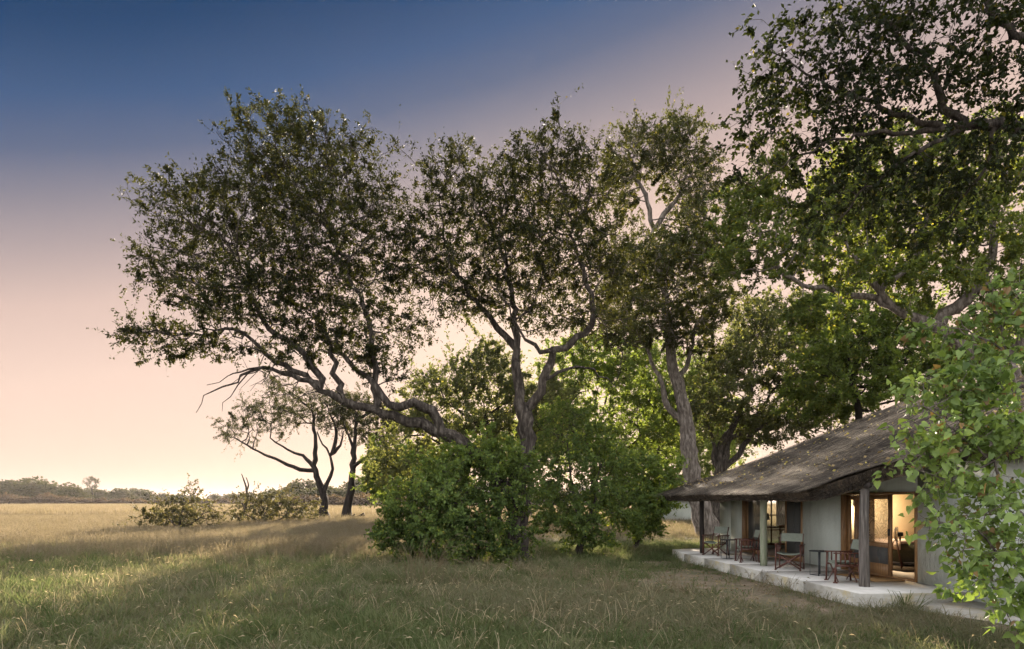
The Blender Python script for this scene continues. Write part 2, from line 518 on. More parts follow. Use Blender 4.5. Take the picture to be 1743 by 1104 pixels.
HC = np.array((6.50, 12.76)); HR = math.radians(5.0)
HV = np.array((math.cos(HR), math.sin(HR))); HU = np.array((-math.sin(HR), math.cos(HR)))


def house_uv(x, y):
    dx = x - HC[0]; dy = y - HC[1]
    return dx * HV[0] + dy * HV[1], dx * HU[0] + dy * HU[1]


def HW(v, u, z=0.0):
    p = HC + v * HV + u * HU
    return (p[0], p[1], z)


def gz(x, y):
    v, u = house_uv(x, y)
    dist = np.maximum(np.maximum(-v, v - 12), np.maximum(-4 - u, u - 13))
    fade = np.clip(dist / 3.0, 0, 1)
    far = np.clip((y - 14) / 30, 0, 1)
    return fade * (0.05 * sn(x, y, 3.0) + 0.12 * far * sn(x, y, 11.0))


def grid_axis(a, b, fine, grow):
    xs = [0.0]; st = fine
    while xs[-1] < b:
        xs.append(xs[-1] + st); st *= grow
    ys = [0.0]; st = fine
    while ys[-1] > a:
        ys.append(ys[-1] - st); st *= grow
    return np.array(sorted(set(ys + xs)))


gx = grid_axis(-1500, 1500, 0.8, 1.06); gy = grid_axis(-150, 2500, 0.8, 1.045)
X, Y = np.meshgrid(gx, gy)
Z = gz(X, Y) * (np.hypot(X, Y) < 400)
nx, ny = len(gx), len(gy)
ii = np.arange(nx * ny).reshape(ny, nx)
g = MB().add(np.stack([X.ravel(), Y.ravel(), Z.ravel()], 1), np.stack([ii[:-1, :-1], ii[:-1, 1:], ii[1:, 1:], ii[1:, :-1]], -1).reshape(-1, 4))
tag(g.build('ground', M['ground'], None, True), kind='structure')

# ------------------------------------------------------------------ trees
def unit(a):
    return a / (np.linalg.norm(a, axis=-1, keepdims=True) + 1e-9)


def leaves(mb, pos, dirs, size, wid, r, fold=0.25, tint=None, droop=0.0, heart=False, face=None):
    n = len(pos)
    d = unit(dirs + np.array((0, 0, -droop)))
    rv = r.standard_normal((n, 3))
    if face is not None: rv = rv * 0.75 + face * 1.5
    side = unit(np.cross(d, rv))
    up = np.cross(side, d)
    L = (size * r.uniform(0.7, 1.3, n))[:, None]
    W = L * wid * 0.5
    tint = r.uniform(0, 1, n) if tint is None else tint
    b = pos
    if heart:
        cup = fold * r.uniform(0.4, 1.6, n)[:, None]; curl = r.uniform(0.0, 0.35, n)[:, None]
        def q(a, w_):
            c = b + d * L * a - up * L * curl * a * a
            return (c + side * W * w_ + up * abs(w_) * W * cup) if w_ else c
        pts = [q(0.08, 0), q(-0.05, 0.62), q(0.18, 1.02), q(0.5, 0.82), q(0.8, 0.36), q(1.06, 0), q(0.8, -0.36), q(0.5, -0.82), q(0.18, -1.02), q(-0.05, -0.62), q(0.4, 0), q(0.72, 0)]
        v = np.stack(pts, 1).reshape(-1, 3)
        o = (np.arange(n) * 12)[:, None]
        fs = [(0, 1, 2, 10), (10, 2, 3, 11), (11, 3, 4, 5), (10, 8, 9, 0), (11, 7, 8, 10), (5, 6, 7, 11)]
        mb.add(v, np.concatenate([o + np.array(x_) for x_ in fs], 0), np.concatenate([tint] * 6))
    else:
        l = b + d * L * 0.5 + side * W + up * L * fold * 0.3
        t = b + d * L
        q = b + d * L * 0.5 - side * W + up * L * fold * 0.3
        v = np.stack([b, l, t, q], 1).reshape(-1, 3)
        o = (np.arange(n) * 4)[:, None]
        mb.add(v, np.concatenate([o + np.array((0, 1, 2)), o + np.array((0, 2, 3))], 0), np.concatenate([tint, tint]))


def spline(pts, step):
    pts = np.array(pts, float)
    if len(pts) == 2:
        n = max(2, int(np.linalg.norm(pts[1] - pts[0]) / step))
        return pts[0] + (pts[1] - pts[0]) * np.linspace(0, 1, n + 1)[:, None]
    out = []
    ext = np.vstack([2 * pts[0] - pts[1], pts, 2 * pts[-1] - pts[-2]])
    for i in range(len(pts) - 1):
        p0, p1, p2, p3 = ext[i:i + 4]
        n = max(1, int(round(np.linalg.norm(p2 - p1) / step)))
        for k in range(n):
            t = k / n
            out.append(0.5 * ((2*p1) + (-p0 + p2)*t + (2*p0 - 5*p1 + 4*p2 - p3)*t*t + (-p0 + 3*p1 - 3*p2 + p3)*t**3))
    out.append(pts[-1])
    return np.array(out)


def grow(limbs, lobes, seed, step=0.4,  kill=0.8, n_attr=1500, iters=80, up=0.0, wob=0.25, wiggle=0.06, tail=0.16):
    """limbs: list of (points[m,3], r0, r1, grow_from 0..1 , parent_limb or None). returns nodes, parent, rmin"""
    r = np.random.default_rng(seed)
    nodes, par, rmin, can = [], [], [], []
    for li, L in enumerate(limbs):
        pts, r0, r1, gf = L[:4]
        sp = spline(pts, step)
        k = len(sp)
        if k > 3:
            sp[1:-1] += r.normal(0, wiggle, (k - 2, 3))
        start = 0
        if li == 0:
            prev = -1
        else:
            A = np.array(nodes)
            prev = int(np.argmin(np.linalg.norm(A - sp[0], axis=1)))
            start = 1
        for i in range(start, k):
            f = i / (k - 1)
            nodes.append(sp[i]); par.append(prev); prev = len(nodes) - 1
            hgt = np.linalg.norm(sp[i] - sp[0])
            rmin.append((r1 + (r0 - r1) * (1 - f) ** 1.25) * (1 + (0.45 * math.exp(-hgt / (1.6 * r0 + 0.05)) if li == 0 else 0))); can.append(f >= gf)
    # attraction points
    vol = np.array([max(1e-3, a[2] * 1.0) for a in [(0, 0, l[1][0] * l[1][1] * l[1][2] * (l[2] if len(l) > 2 else 1)) for l in lobes]]) ** 0.8
    cnt = np.maximum(4, (n_attr * vol / vol.sum())).astype(int)
    at = []
    for (c, rad, *w), n in zip(lobes, cnt):
        q = unit(r.standard_normal((n, 3))) * (r.uniform(0, 1, n) ** 0.42 * np.where(r.uniform(0, 1, n) < tail, 1 + np.abs(r.normal(0, 0.22 + tail * 0.4, n)), 1.0))[:, None]
        at.append(np.array(c) + q * np.array(rad))
    at = np.concatenate(at)
    nodes = [np.array(x) for x in nodes]
    NP = np.array(nodes); can = np.array(can)
    gi = np.where(can)[0]
    D = np.linalg.norm(at[:, None] - NP[gi][None], axis=2)
    near = gi[D.argmin(1)]; nd = D.min(1)
    alive = np.ones(len(at), bool)
    par = list(par); rmin = list(rmin)
    P_ = [x for x in nodes]
    lastdir = {}
    for it in range(iters):
        alive &= nd > kill
        if not alive.any(): break
        idx = np.where(alive)[0]
        NPa = np.array(P_)
        dv = unit(at[idx] - NPa[near[idx]])
        u, inv = np.unique(near[idx], return_inverse=True)
        S = np.zeros((len(u), 3)); np.add.at(S, inv, dv)
        S = unit(unit(S) + r.normal(0, wob, S.shape) + np.array((0, 0, up)))
        newp = NPa[u] + S * step
        # nodes that keep making the same child: drop their attractors
        keep = np.ones(len(u), bool)
        for j, n in enumerate(u):
            c = lastdir.get(n, 0)
            if c >= 4:
                keep[j] = False
            lastdir[n] = c + 1
        bad = u[~keep]
        if len(bad): alive[np.isin(near, bad)] = False
        u, newp = u[keep], newp[keep]
        if not len(u): continue
        base = len(P_)
        P_.extend(newp); par.extend(u.tolist()); rmin.extend([0.0] * len(u))
        D = np.linalg.norm(at[:, None] - newp[None], axis=2)
        m = D.argmin(1); md = D.min(1)
        better = md < nd
        near[better] = base + m[better]; nd[better] = md[better]
    return np.array(P_), np.array(par), np.array(rmin), r


def tree_mesh(nodes, par, rmin, r, rt=0.012, R0=0.4, ksplit=0.05, k1=12, k2=4, flare=0.0, taper_e=None):
    n = len(nodes)
    tips = np.zeros(n); nch = np.zeros(n, int)
    for i in range(n - 1, -1, -1):
        if nch[i] == 0: tips[i] = 1
        if par[i] >= 0:
            tips[par[i]] += tips[i]; nch[par[i]] += 1
    e = taper_e or 0.5
    rad = np.where(rmin > 0, rmin, rt * tips ** e)
    for i in range(n):
        if par[i] >= 0 and rmin[i] == 0: rad[i] = min(rad[i], max(rad[par[i]] * 0.92, rt))
    main = np.full(n, -1); best = np.zeros(n)
    for i in range(n):
        p = par[i]
        if p >= 0 and tips[i] > best[p]:
            best[p] = tips[i]; main[p] = i
    dirs = np.zeros((n, 3))
    has = par >= 0
    dirs[has] = unit(nodes[has] - nodes[par[has]])
    hm = main >= 0
    d2 = np.zeros((n, 3)); d2[hm] = unit(nodes[main[hm]] - nodes[hm])
    tan = unit(dirs + d2 + 1e-6)
    thick = rad > ksplit
    wood = MB()
    ref = unit(np.array((0.43, 0.79, 0.11)))
    for grp, k in ((True, k1), (False, k2)):
        sel = np.where(has & (thick == grp))[0]
        if not len(sel): continue
        p = par[sel]
        cont = (main[p] == sel) & (thick[p] == grp) & (par[p] >= 0)
        cont_root = (main[p] == sel) & (thick[p] == grp)
        th = np.arange(k) * 2 * math.pi / k
        def ring(c, t, rr):
            a = unit(np.cross(t, ref)); b = np.cross(t, a)
            lump = 1 + (0.09 if grp else 0.0) * r.standard_normal((len(c), k)) + (0.10 * np.sin(th * 3 + 1.3)[None] * (rr[:, None] > 0.15) if grp else 0.0)
            return c[:, None] + (rr[:, None] * lump)[..., None] * (np.cos(th)[None, :, None] * a[:, None] + np.sin(th)[None, :, None] * b[:, None])
        # ring for each node of the group
        allsel = np.where(thick == grp)[0]
        loc = np.full(n, -1); loc[allsel] = np.arange(len(allsel))
        R1 = ring(nodes[allsel], tan[allsel], rad[allsel])
        ns = np.where(~cont_root)[0]
        R2 = ring(nodes[p[ns]], unit(dirs[sel[ns]]), np.minimum(rad[p[ns]] * 0.85, rad[sel[ns]] * 1.25)) if len(ns) else np.zeros((0, k, 3))
        verts = np.concatenate([R1.reshape(-1, 3), R2.reshape(-1, 3)])
        startidx = np.where(cont_root, loc[p], 0)
        startidx[ns] = len(allsel) + np.arange(len(ns))
        a0 = startidx[:, None] * k; b0 = loc[sel][:, None] * k
        j = np.arange(k)[None]; j1 = (np.arange(k)[None] + 1) % k
        F = np.stack([a0 + j, a0 + j1, b0 + j1, b0 + j], -1).reshape(-1, 4)
        wood.add(verts, F)
    return wood, rad, tips, dirs, nch


def make_tree(name, label, cat, limbs, lobes, seed, leafm, barkm, step=0.4, kill=0.8, n_attr=1500, R0=0.4, rt=0.012,
              twigs=3, twig_len=0.45, per=9, leaf=0.09, wid=0.5, leaf_r=0.03, droop=0.2, up=0.0, wob=0.3, group=None,
              iters=80, wiggle=0.06, spread=0.6, tintscale=1.5, heart=False, base=None, ksplit=0.05, crown_name='crown', rpar=None, nleaf=None, shrubby=False):
    nodes, par, rmin, r = grow(limbs, lobes, seed, step, kill, n_attr, iters, up, wob, wiggle, 0.34 if shrubby else 0.16)
    for q in nodes:
        if q[2] < 0.05 and q[1] > 9: q[2] = max(q[2], -0.12)
    wood, rad, tips, dirs, nch = tree_mesh(nodes, par, rmin, r, rt, R0, ksplit)
    root = empty(name, tuple(nodes[0]) if base is None else base)
    off = np.array(root.location)
    tag(root, label, cat, group)
    # leafy nodes: thin ones
    ln = np.where((tips <= 4) & (rmin == 0))[0]
    m = len(ln)
    T = np.repeat(ln, twigs)
    td = unit(dirs[T] * 0.7 + r.normal(0, spread, (len(T), 3)) + np.array((0, 0, 0.1)))
    tb = nodes[T] + r.normal(0, step * 0.15, (len(T), 3))
    tl = twig_len * r.uniform(0.5, 1.3, len(T))
    tl[(tips[T] == 1) & (r.uniform(0, 1, len(T)) < 0.22)] *= 2.0
    te = tb + td * tl[:, None] - np.array((0, 0, 1)) * (droop * tl * 0.4)[:, None]
    # twig ribbons
    s = unit(np.cross(td, r.standard_normal(td.shape))) * (rt * 0.5)
    v = np.stack([tb - s, tb + s, te], 1).reshape(-1, 3)
    wood.add(v, (np.arange(len(T)) * 3)[:, None] + np.array((0, 1, 2)))
    for i in range(len(wood.v)): wood.v[i] = wood.v[i] - off
    wood.build('trunk', barkm, root, True)
    # leaves along twigs
    wt = np.exp(r.normal(0, 0.8, len(T))) * np.exp(0.5 * sn(tb[:, 0] + 0.6 * tb[:, 2], tb[:, 1] + tb[:, 2], 0.8))
    K = r.choice(len(T), nleaf, p=wt / wt.sum()) if nleaf else np.repeat(np.arange(len(T)), per)
    print('TREE', name, 'nodes', len(nodes), 'leafy', m, 'leaves', len(K))
    f = r.uniform(0.15, 1.0, len(K))
    pos = tb[K] + (te - tb)[K] * f[:, None] + r.normal(0, leaf * 0.25, (len(K), 3))
    ld = unit(td[K] * 0.6 + r.normal(0, 0.6, (len(K), 3)))
    tint = np.clip(0.45 + 0.28 * sn(pos[:, 0] + pos[:, 2], pos[:, 1] - pos[:, 2], tintscale) + r.normal(0, 0.2, len(K)), 0, 0.94)
    tint[r.uniform(0, 1, len(K)) < 0.03] = 1.0
    if rpar is not None:
        return root, off, pos, ld, tint, r
    lf = MB()
    if shrubby:
        fc = unit(unit(pos - pos.mean(0)) * 0.8 + np.array((0, 0, 0.5)))
    else:
        fc = np.broadcast_to(np.array((0, 0, 0.55)), pos.shape)
    leaves(lf, pos - off, ld, leaf, wid, r, tint=tint, droop=droop * 0.6, heart=heart, face=fc)
    lf.build(crown_name, leafm, root, False, True)
    return root


def lobe(px, py, d, rx, ry, rd, w=1.0):
    return (P(px, py, d), (rx / FPX * d, rd, ry / FPX * d), w)


def PL(d, *pts):
    """polyline of pixels (px,py[,d]) at depth d"""
    return [P(p[0], p[1], p[2] if len(p) > 2 else d) for p in pts]


def on_ground(x, y, dz=-0.1):
    return np.array((x, y, float(gz(np.array(x), np.array(y))) + dz))


# --- the big tree in the middle
D = 22.5
limbs = [
    ([on_ground(0.15, 22.5)] + PL(D, (880, 900), (886, 850), (889, 798), (897, 745), (890, 698)), 0.37, 0.25, 2),
    (PL(D, (890, 698), (881, 660), (877, 625), (880, 592), (876, 555), (868, 500, 22.8), (850, 420, 22.8)), 0.19, 0.05, 0.35),
    (PL(D, (893, 705), (906, 690), (928, 650, 22.2), (944, 600, 22), (982, 577, 21.8), (1006, 548, 21.8), (1000, 480, 21.8), (970, 400, 22)), 0.17, 0.05, 0.5),
    (PL(D, (884, 870), (858, 830, 22.2), (826, 790, 22), (800, 762, 21.8), (752, 734, 21.6), (700, 720, 21.4), (636, 699, 21.2), (582, 682, 21), (549, 660, 20.9), (500, 632, 20.8), (452, 600, 20.7), (400, 560, 20.6)), 0.28, 0.05, 0.72),
    (PL(D, (636, 699, 21.2), (637, 640, 21.2), (631, 562, 21.3), (618, 515, 21.4), (585, 440, 21.5), (560, 380, 21.5)), 0.12, 0.04, 0.35),
    (PL(D, (549, 660, 20.9), (530, 625, 20.8), (506, 590, 20.6), (455, 560, 20.6), (430, 500, 20.8), (420, 450, 20.8)), 0.12, 0.04, 0.4),
    (PL(D, (582, 682, 21), (574, 650, 21.2), (566, 600, 21.5), (540, 540, 21.8)), 0.11, 0.05, 0.4),
    (PL(D, (752, 734, 21.6), (735, 700, 21.3), (700, 686, 21), (668, 692, 21), (640, 660, 21), (590, 610, 21.6), (560, 560, 22)), 0.17, 0.05, 0.5),
    (PL(D, (880, 592), (855, 560, 22.8), (815, 520, 23), (770, 450, 23.2), (755, 380, 23.2)), 0.12, 0.04, 0.4),
    (PL(D, (944, 600, 22), (910, 590, 21.9), (885, 560, 21.7), (870, 540, 21.5)), 0.08, 0.03, 0.6),
    (PL(D, (928, 650, 22.2), (965, 625, 22), (1010, 630, 22.2), (1045, 655, 22.4)), 0.07, 0.02, 0.9),
    (PL(D, (549, 660, 20.9), (500, 638, 20.5), (446, 628, 20.2), (400, 650, 20), (358, 664, 19.9), (334, 702, 19.8)), 0.085, 0.012, 2),
    (PL(D, (446, 628, 20.2), (400, 632, 20), (352, 655, 19.8)), 0.035, 0.01, 2),
    (PL(D, (420, 640, 20.1), (385, 690, 20), (378, 700, 20)), 0.03, 0.008, 2),
]
rb = np.random.default_rng(77)
for k in range(26):
    px, py = [(452, 600), (500, 632), (549, 660), (582, 682), (446, 628), (470, 640), (520, 645)][k % 7]
    px += rb.uniform(-12, 12); dd_ = 20.6 + rb.uniform(-0.6, 0.8)
    a = rb.uniform(1.9, 4.3); L = rb.uniform(35, 85)
    limbs.append((PL(D, (px, py, 20.7), (px + L*0.5*math.cos(a) + rb.normal(0, 8), py - L*0.5*math.sin(a)*0.5 + rb.normal(0, 6), dd_), (px + L*math.cos(a), py - L*math.sin(a)*0.6 + 8, dd_)), 0.022, 0.006, 2))
lobes = [lobe(500, 285, 21.4, 105, 75, 2.6), lobe(345, 375, 20.9, 85, 55, 2.2), lobe(310, 470, 20.6, 62, 50, 2.0), lobe(268, 572, 20.4, 68, 32, 1.4),
         lobe(430, 400, 21.0, 110, 80, 2.6), lobe(430, 510, 20.8, 100, 60, 2.2), lobe(560, 410, 21.6, 100, 100, 2.8), lobe(575, 545, 21.8, 80, 55, 2.0),
         lobe(600, 300, 21.6, 62, 62, 2.0), lobe(360, 580, 20.4, 70, 28, 1.3, 0.8), lobe(655, 350, 22.2, 40, 40, 1.5), lobe(640, 625, 21.4, 55, 40, 1.2, 0.6),
         lobe(760, 320, 23.0, 55, 58, 1.8), lobe(850, 370, 22.8, 85, 80, 2.6), lobe(920, 290, 22.4, 80, 45, 2.2), lobe(985, 330, 22.0, 62, 62, 2.0),
         lobe(720, 420, 23.2, 62, 62, 2.0), lobe(800, 480, 22.8, 95, 55, 2.4), lobe(930, 440, 22.2, 100, 75, 2.6), lobe(1020, 450, 21.8, 55, 70, 2.0),
         lobe(990, 535, 21.8, 60, 25, 1.5, 0.7), lobe(880, 520, 22, 60, 30, 1.4, 0.7), lobe(480, 205, 21.4, 40, 20, 1.0, 0.7), lobe(690, 440, 22.6, 40, 70, 1.6), lobe(600, 590, 21.6, 60, 40, 1.4, 0.6), lobe(500, 595, 20.8, 60, 30, 1.3, 0.6), lobe(1045, 560, 22, 40, 35, 1.4, 0.6), lobe(700, 560, 22.5, 40, 25, 1.2, 0.5), lobe(940, 550, 22, 50, 25, 1.3, 0.6), lobe(790, 255, 23, 25, 18, 0.8, 0.7)]
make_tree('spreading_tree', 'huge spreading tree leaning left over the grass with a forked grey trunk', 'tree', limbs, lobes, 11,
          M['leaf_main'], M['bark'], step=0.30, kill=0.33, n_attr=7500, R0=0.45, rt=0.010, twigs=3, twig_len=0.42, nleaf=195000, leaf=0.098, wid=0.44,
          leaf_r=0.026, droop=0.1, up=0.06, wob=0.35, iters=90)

# --- tall pale-trunked tree behind the veranda
D = 37.0
limbs = [
    ([on_ground(10.9, 37)] + PL(D, (1200, 890), (1184, 830), (1172, 770), (1168, 705), (1152, 650), (1138, 565), (1128, 480), (1112, 390), (1100, 330)), 0.56, 0.10, 0.5),
    (PL(D, (1172, 730), (1140, 690), (1120, 640), (1100, 590)), 0.22, 0.08, 0.4),
    (PL(D, (1152, 650), (1175, 600), (1185, 550)), 0.16, 0.06, 0.4),
    (PL(D, (1112, 390), (1150, 340), (1168, 290), (1170, 250)), 0.16, 0.05, 0.3),
    (PL(D, (1105, 345), (1085, 300), (1075, 270)), 0.14, 0.05, 0.3),
]
lobes = [lobe(1080, 262, 37, 46, 36, 2.2, 5), lobe(1148, 250, 37, 44, 38, 2.2, 5), lobe(1185, 320, 36.5, 36, 50, 2.2, 5), lobe(1170, 222, 37, 20, 18, 1, 4), lobe(1050, 310, 37, 26, 38, 1.8, 4),
         lobe(1170, 395, 36.5, 50, 36, 2.5, 2), lobe(1130, 460, 36, 90, 48, 3.5), lobe(1090, 540, 36, 75, 45, 3.2), lobe(1180, 535, 36, 55, 58, 3),
         lobe(1060, 460, 36.5, 40, 45, 2.5), lobe(1215, 440, 37, 35, 55, 2.5)]
make_tree('tall_tree', 'tall tree with pale leaning trunk behind the far end of the thatched roof', 'tree', limbs, lobes, 21,
          M['leaf_mid'], M['bark_pale'], step=0.45, kill=0.52, n_attr=5200, R0=0.7, rt=0.015, twigs=3, twig_len=0.7, nleaf=110000, leaf=0.14, wid=0.48,
          leaf_r=0.045, droop=0.2, wob=0.3)

# --- tree over the cottage, its limbs reaching in from the right
D = 25.0
limbs = [
    ([on_ground(19.2, 26)] + PL(D, (1745, 780, 26), (1738, 690, 25.5), (1715, 632), (1650, 592), (1590, 556), (1548, 538), (1500, 500), (1460, 440)), 0.62, 0.10, 0.62),
    (PL(D, (1590, 556), (1625, 525), (1668, 490, 24.5), (1690, 430, 24.5), (1690, 350)), 0.25, 0.08, 0.4),
    (PL(D, (1548, 538), (1490, 505), (1445, 502), (1400, 490), (1345, 478), (1310, 420)), 0.16, 0.05, 0.4),
    (PL(D, (1715, 632), (1745, 560), (1740, 450)), 0.2, 0.08, 0.3),
    (PL(D, (1500, 500), (1560, 430), (1580, 360)), 0.12, 0.05, 0.3),
]
lobes = [lobe(1290, 340, 26, 58, 60, 2.4), lobe(1340, 430, 25, 85, 42, 2.2), lobe(1440, 380, 26, 100, 70, 2.8), lobe(1560, 400, 26, 100, 80, 3),
         lobe(1680, 400, 25, 80, 80, 2.6), lobe(1500, 300, 27, 120, 60, 3), lobe(1640, 300, 26, 110, 60, 3), lobe(1270, 420, 26, 45, 60, 2),
         lobe(1480, 470, 25, 90, 28, 2), lobe(1720, 500, 24.5, 60, 50, 2), lobe(1390, 545, 25, 60, 25, 1.5, 0.7), lobe(1620, 470, 24, 70, 25, 1.5, .7)]
make_tree('overhanging_tree', 'broad green tree arching over the thatched roof from behind the cottage', 'tree', limbs, lobes, 31,
          M['leaf_green'], M['bark_pale'], step=0.4, kill=0.55, n_attr=4200, R0=0.6, rt=0.011, twigs=3, twig_len=0.5, nleaf=130000, leaf=0.135, wid=0.55,
          leaf_r=0.032, droop=0.3, wob=0.3)

# --- near tree whose dark boughs hang in from the upper right
D = 9.7
limbs = [
    ([np.array((7.95, 5.4, -0.1)), np.array((7.9, 5.8, 2.2)), np.array((7.8, 7.0, 4.6)), np.array((7.55, 8.5, 6.4))] + PL(D, (1743, 215), (1690, 216), (1640, 216)), 0.30, 0.075, 0.8),
    (PL(D, (1640, 216), (1608, 180), (1580, 120), (1540, 70), (1480, 15), (1420, -60)), 0.06, 0.02, 0.25),
    (PL(D, (1640, 216), (1560, 203), (1490, 172), (1420, 150, 9.8), (1330, 95, 9.9)), 0.055, 0.012, 0.25),
    (PL(D, (1640, 216), (1540, 224), (1440, 236), (1350, 270, 10), (1280, 320, 10.2)), 0.045, 0.010, 0.25),
    (PL(D, (1640, 216), (1570, 252), (1490, 310, 10), (1420, 380, 10.2)), 0.04, 0.010, 0.3),
    ([np.array((7.8, 7.0, 4.6)), np.array((7.4, 7.8, 6.6))] + PL(9.2, (1730, 60), (1650, -60)), 0.10, 0.04, 0.4),
    (PL(D, (1690, 216), (1670, 300), (1600, 380, 10.2)), 0.035, 0.010, 0.3),
]
lobes = [lobe(1340, 110, 9.9, 70, 75, 0.9), lobe(1290, 210, 10, 40, 55, 0.7, 0.7), lobe(1450, 80, 9.6, 110, 70, 1.0), lobe(1600, 60, 9.4, 110, 80, 1.1), lobe(1710, 60, 9.2, 80, 80, 1.1),
         lobe(1480, 190, 9.8, 120, 40, 0.9), lobe(1370, 250, 10.2, 100, 42, 0.9), lobe(1650, 280, 9.8, 100, 55, 0.9), lobe(1530, 310, 10.2, 120, 50, 0.9), lobe(1710, 160, 9.4, 60, 50, 0.8),
         lobe(1420, 340, 10.3, 80, 35, 0.8, 0.7), lobe(1600, 390, 10.2, 70, 30, 0.7, 0.6), lobe(1270, 290, 10.2, 40, 30, 0.6, 0.6), lobe(1560, -60, 9.4, 160, 60, 1.0)]
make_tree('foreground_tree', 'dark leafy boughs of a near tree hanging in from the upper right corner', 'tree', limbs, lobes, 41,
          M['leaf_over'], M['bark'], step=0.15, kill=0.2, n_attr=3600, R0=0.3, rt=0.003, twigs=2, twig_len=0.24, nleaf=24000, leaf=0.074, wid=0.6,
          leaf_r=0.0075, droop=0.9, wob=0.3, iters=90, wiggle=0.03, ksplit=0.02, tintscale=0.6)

# --- trees behind
def back_tree(name, label, d, base_px, stem, lobes, seed, leafm, barkm, R0=0.35, n_attr=700, leaf=0.2, per=9, twigs=4, kill=0.8, step=0.6, extra=(), droop=0.2, twig_len=0.8, leaf_r=0.045, nleaf=60000, group='trees behind the lawn'):
    bx = (base_px - CX) / FPX * d
    limbs = [([on_ground(bx, d)] + PL(d, *stem), R0, R0 * 0.35, 0.45)]
    for e in extra:
        limbs.append((PL(d, *e), R0 * 0.5, R0 * 0.15, 0.4))
    return make_tree(name, label, 'tree', limbs, [lobe(a, b, d + c, rx, ry, rd) for a, b, c, rx, ry, rd in lobes], seed, leafm, barkm, step=step, kill=kill,
                     n_attr=n_attr, R0=R0, rt=0.015, twigs=twigs, twig_len=twig_len, per=per, leaf=leaf, nleaf=nleaf, droop=droop, group=group, wob=0.4)

back_tree('many_stemmed_tree', 'low many-stemmed tree with pale green crown just left of the roof ridge', 46, 1222,
          [(1222, 850), (1226, 800), (1230, 760), (1250, 720), (1270, 680)],
          [(1265, 610, 0, 70, 42, 3), (1335, 640, 1, 75, 50, 3), (1225, 680, -1, 62, 45, 3), (1385, 690, 0, 65, 48, 3), (1300, 720, 0, 85, 36, 3), (1345, 560, 2, 60, 45, 3), (1295, 545, 1, 55, 38, 3), (1410, 620, 1, 40, 50, 3)],
          51, M['leaf_olive'], M['bark'], R0=0.5, n_attr=2800, nleaf=78000,
          extra=[[(1230, 790), (1245, 745), (1290, 730), (1330, 700)], [(1224, 815), (1215, 760), (1205, 720)], [(1226, 800), (1260, 770), (1285, 720), (1310, 670)]])
back_tree('leafy_tree', 'sunlit yellow green tree rising over the middle of the thatched roof', 38, 1470,
          [(1470, 800), (1460, 700), (1450, 640)],
          [(1440, 600, 0, 70, 52, 3), (1500, 560, 0, 70, 45, 3), (1400, 660, 0, 45, 42, 2.5), (1480, 650, -1, 75, 45, 2.5), (1570, 620, 0, 65, 55, 2.5), (1420, 530, 2, 60, 40, 2), (1660, 640, 0, 60, 50, 2.5), (1720, 600, 0, 50, 60, 2.5)],
          52, M['leaf_light'], M['bark_dark'], R0=0.4, n_attr=2800, nleaf=78000)
back_tree('grey_green_tree', 'hazy grey green tree seen through the gap under the leaning limb', 44, 846,
          [(846, 850), (848, 790), (838, 740), (825, 700)],
          [(760, 660, 0, 62, 38, 3), (830, 635, 0, 55, 40, 3), (715, 715, 0, 55, 40, 3), (795, 725, 0, 75, 42, 3), (855, 690, 1, 55, 60, 3), (690, 775, 0, 45, 35, 2), (930, 690, 1, 45, 50, 3), (660, 800, 0, 30, 22, 2)],
          53, M['leaf_olive'], M['bark_dark'], R0=0.35, n_attr=2600, nleaf=52000, extra=[[(840, 750), (800, 710), (760, 690)], [(846, 790), (780, 770), (720, 740)]])
back_tree('middle_tree', 'backlit green tree standing behind the forked trunk on its right', 48, 1010,
          [(1010, 850), (1015, 780), (1020, 720)],
          [(985, 625, 0, 62, 48, 3), (1055, 620, 0, 65, 55, 3), (970, 710, 0, 60, 52, 3), (1050, 740, 0, 75, 55, 3), (1105, 700, 1, 50, 70, 3), (925, 730, 1, 40, 50, 3)],
          54, M['leaf_light'], M['bark_dark'], R0=0.35, n_attr=2800, nleaf=56000, extra=[[(1012, 800), (1060, 770), (1100, 730)], [(1015, 780), (980, 740), (960, 700)]])
back_tree('slender_tree', 'slim backlit tree between the pale leaning trunk and the forked trunk', 58, 1120,
          [(1120, 850), (1118, 790), (1125, 730)],
          [(1125, 640, 0, 48, 50, 3), (1190, 650, 0, 45, 50, 3), (1140, 740, 0, 50, 60, 3), (1200, 760, 0, 45, 60, 3)],
          55, M['leaf_light'], M['bark_dark'], R0=0.25, n_attr=2000, nleaf=36000)
back_tree('round_tree', 'rounded olive tree low behind the green thicket left of the forked trunk', 62, 700,
          [(700, 850), (700, 810)],
          [(700, 790, 0, 50, 30, 3), (750, 800, 0, 50, 35, 3), (660, 815, 0, 40, 25, 3)],
          56, M['leaf_light'], M['bark_dark'], R0=0.3, n_attr=1000, leaf=0.25, nleaf=40000)

back_tree('far_lawn_tree', 'sunlit tree farthest back between the veranda roof tip and the forked trunk', 75, 1180,
          [(1180, 855), (1178, 800), (1185, 740)],
          [(1180, 700, 0, 50, 50, 4), (1240, 740, 0, 45, 50, 4), (1130, 740, 0, 45, 35, 4)],
          57, M['leaf_light'], M['bark_dark'], R0=0.4, n_attr=1500, leaf=0.28, nleaf=24000, kill=1.1, step=0.9)
back_tree('far_lawn_tree', 'sunlit tree farthest back between the leaning limb and the forked trunk', 78, 900,
          [(900, 855), (905, 800), (915, 750)],
          [(900, 740, 0, 50, 40, 4), (850, 760, 0, 45, 35, 4), (960, 750, 0, 50, 40, 4)],
          58, M['leaf_light'], M['bark_dark'], R0=0.4, n_attr=1300, leaf=0.28, nleaf=14000, kill=1.1, step=0.9)

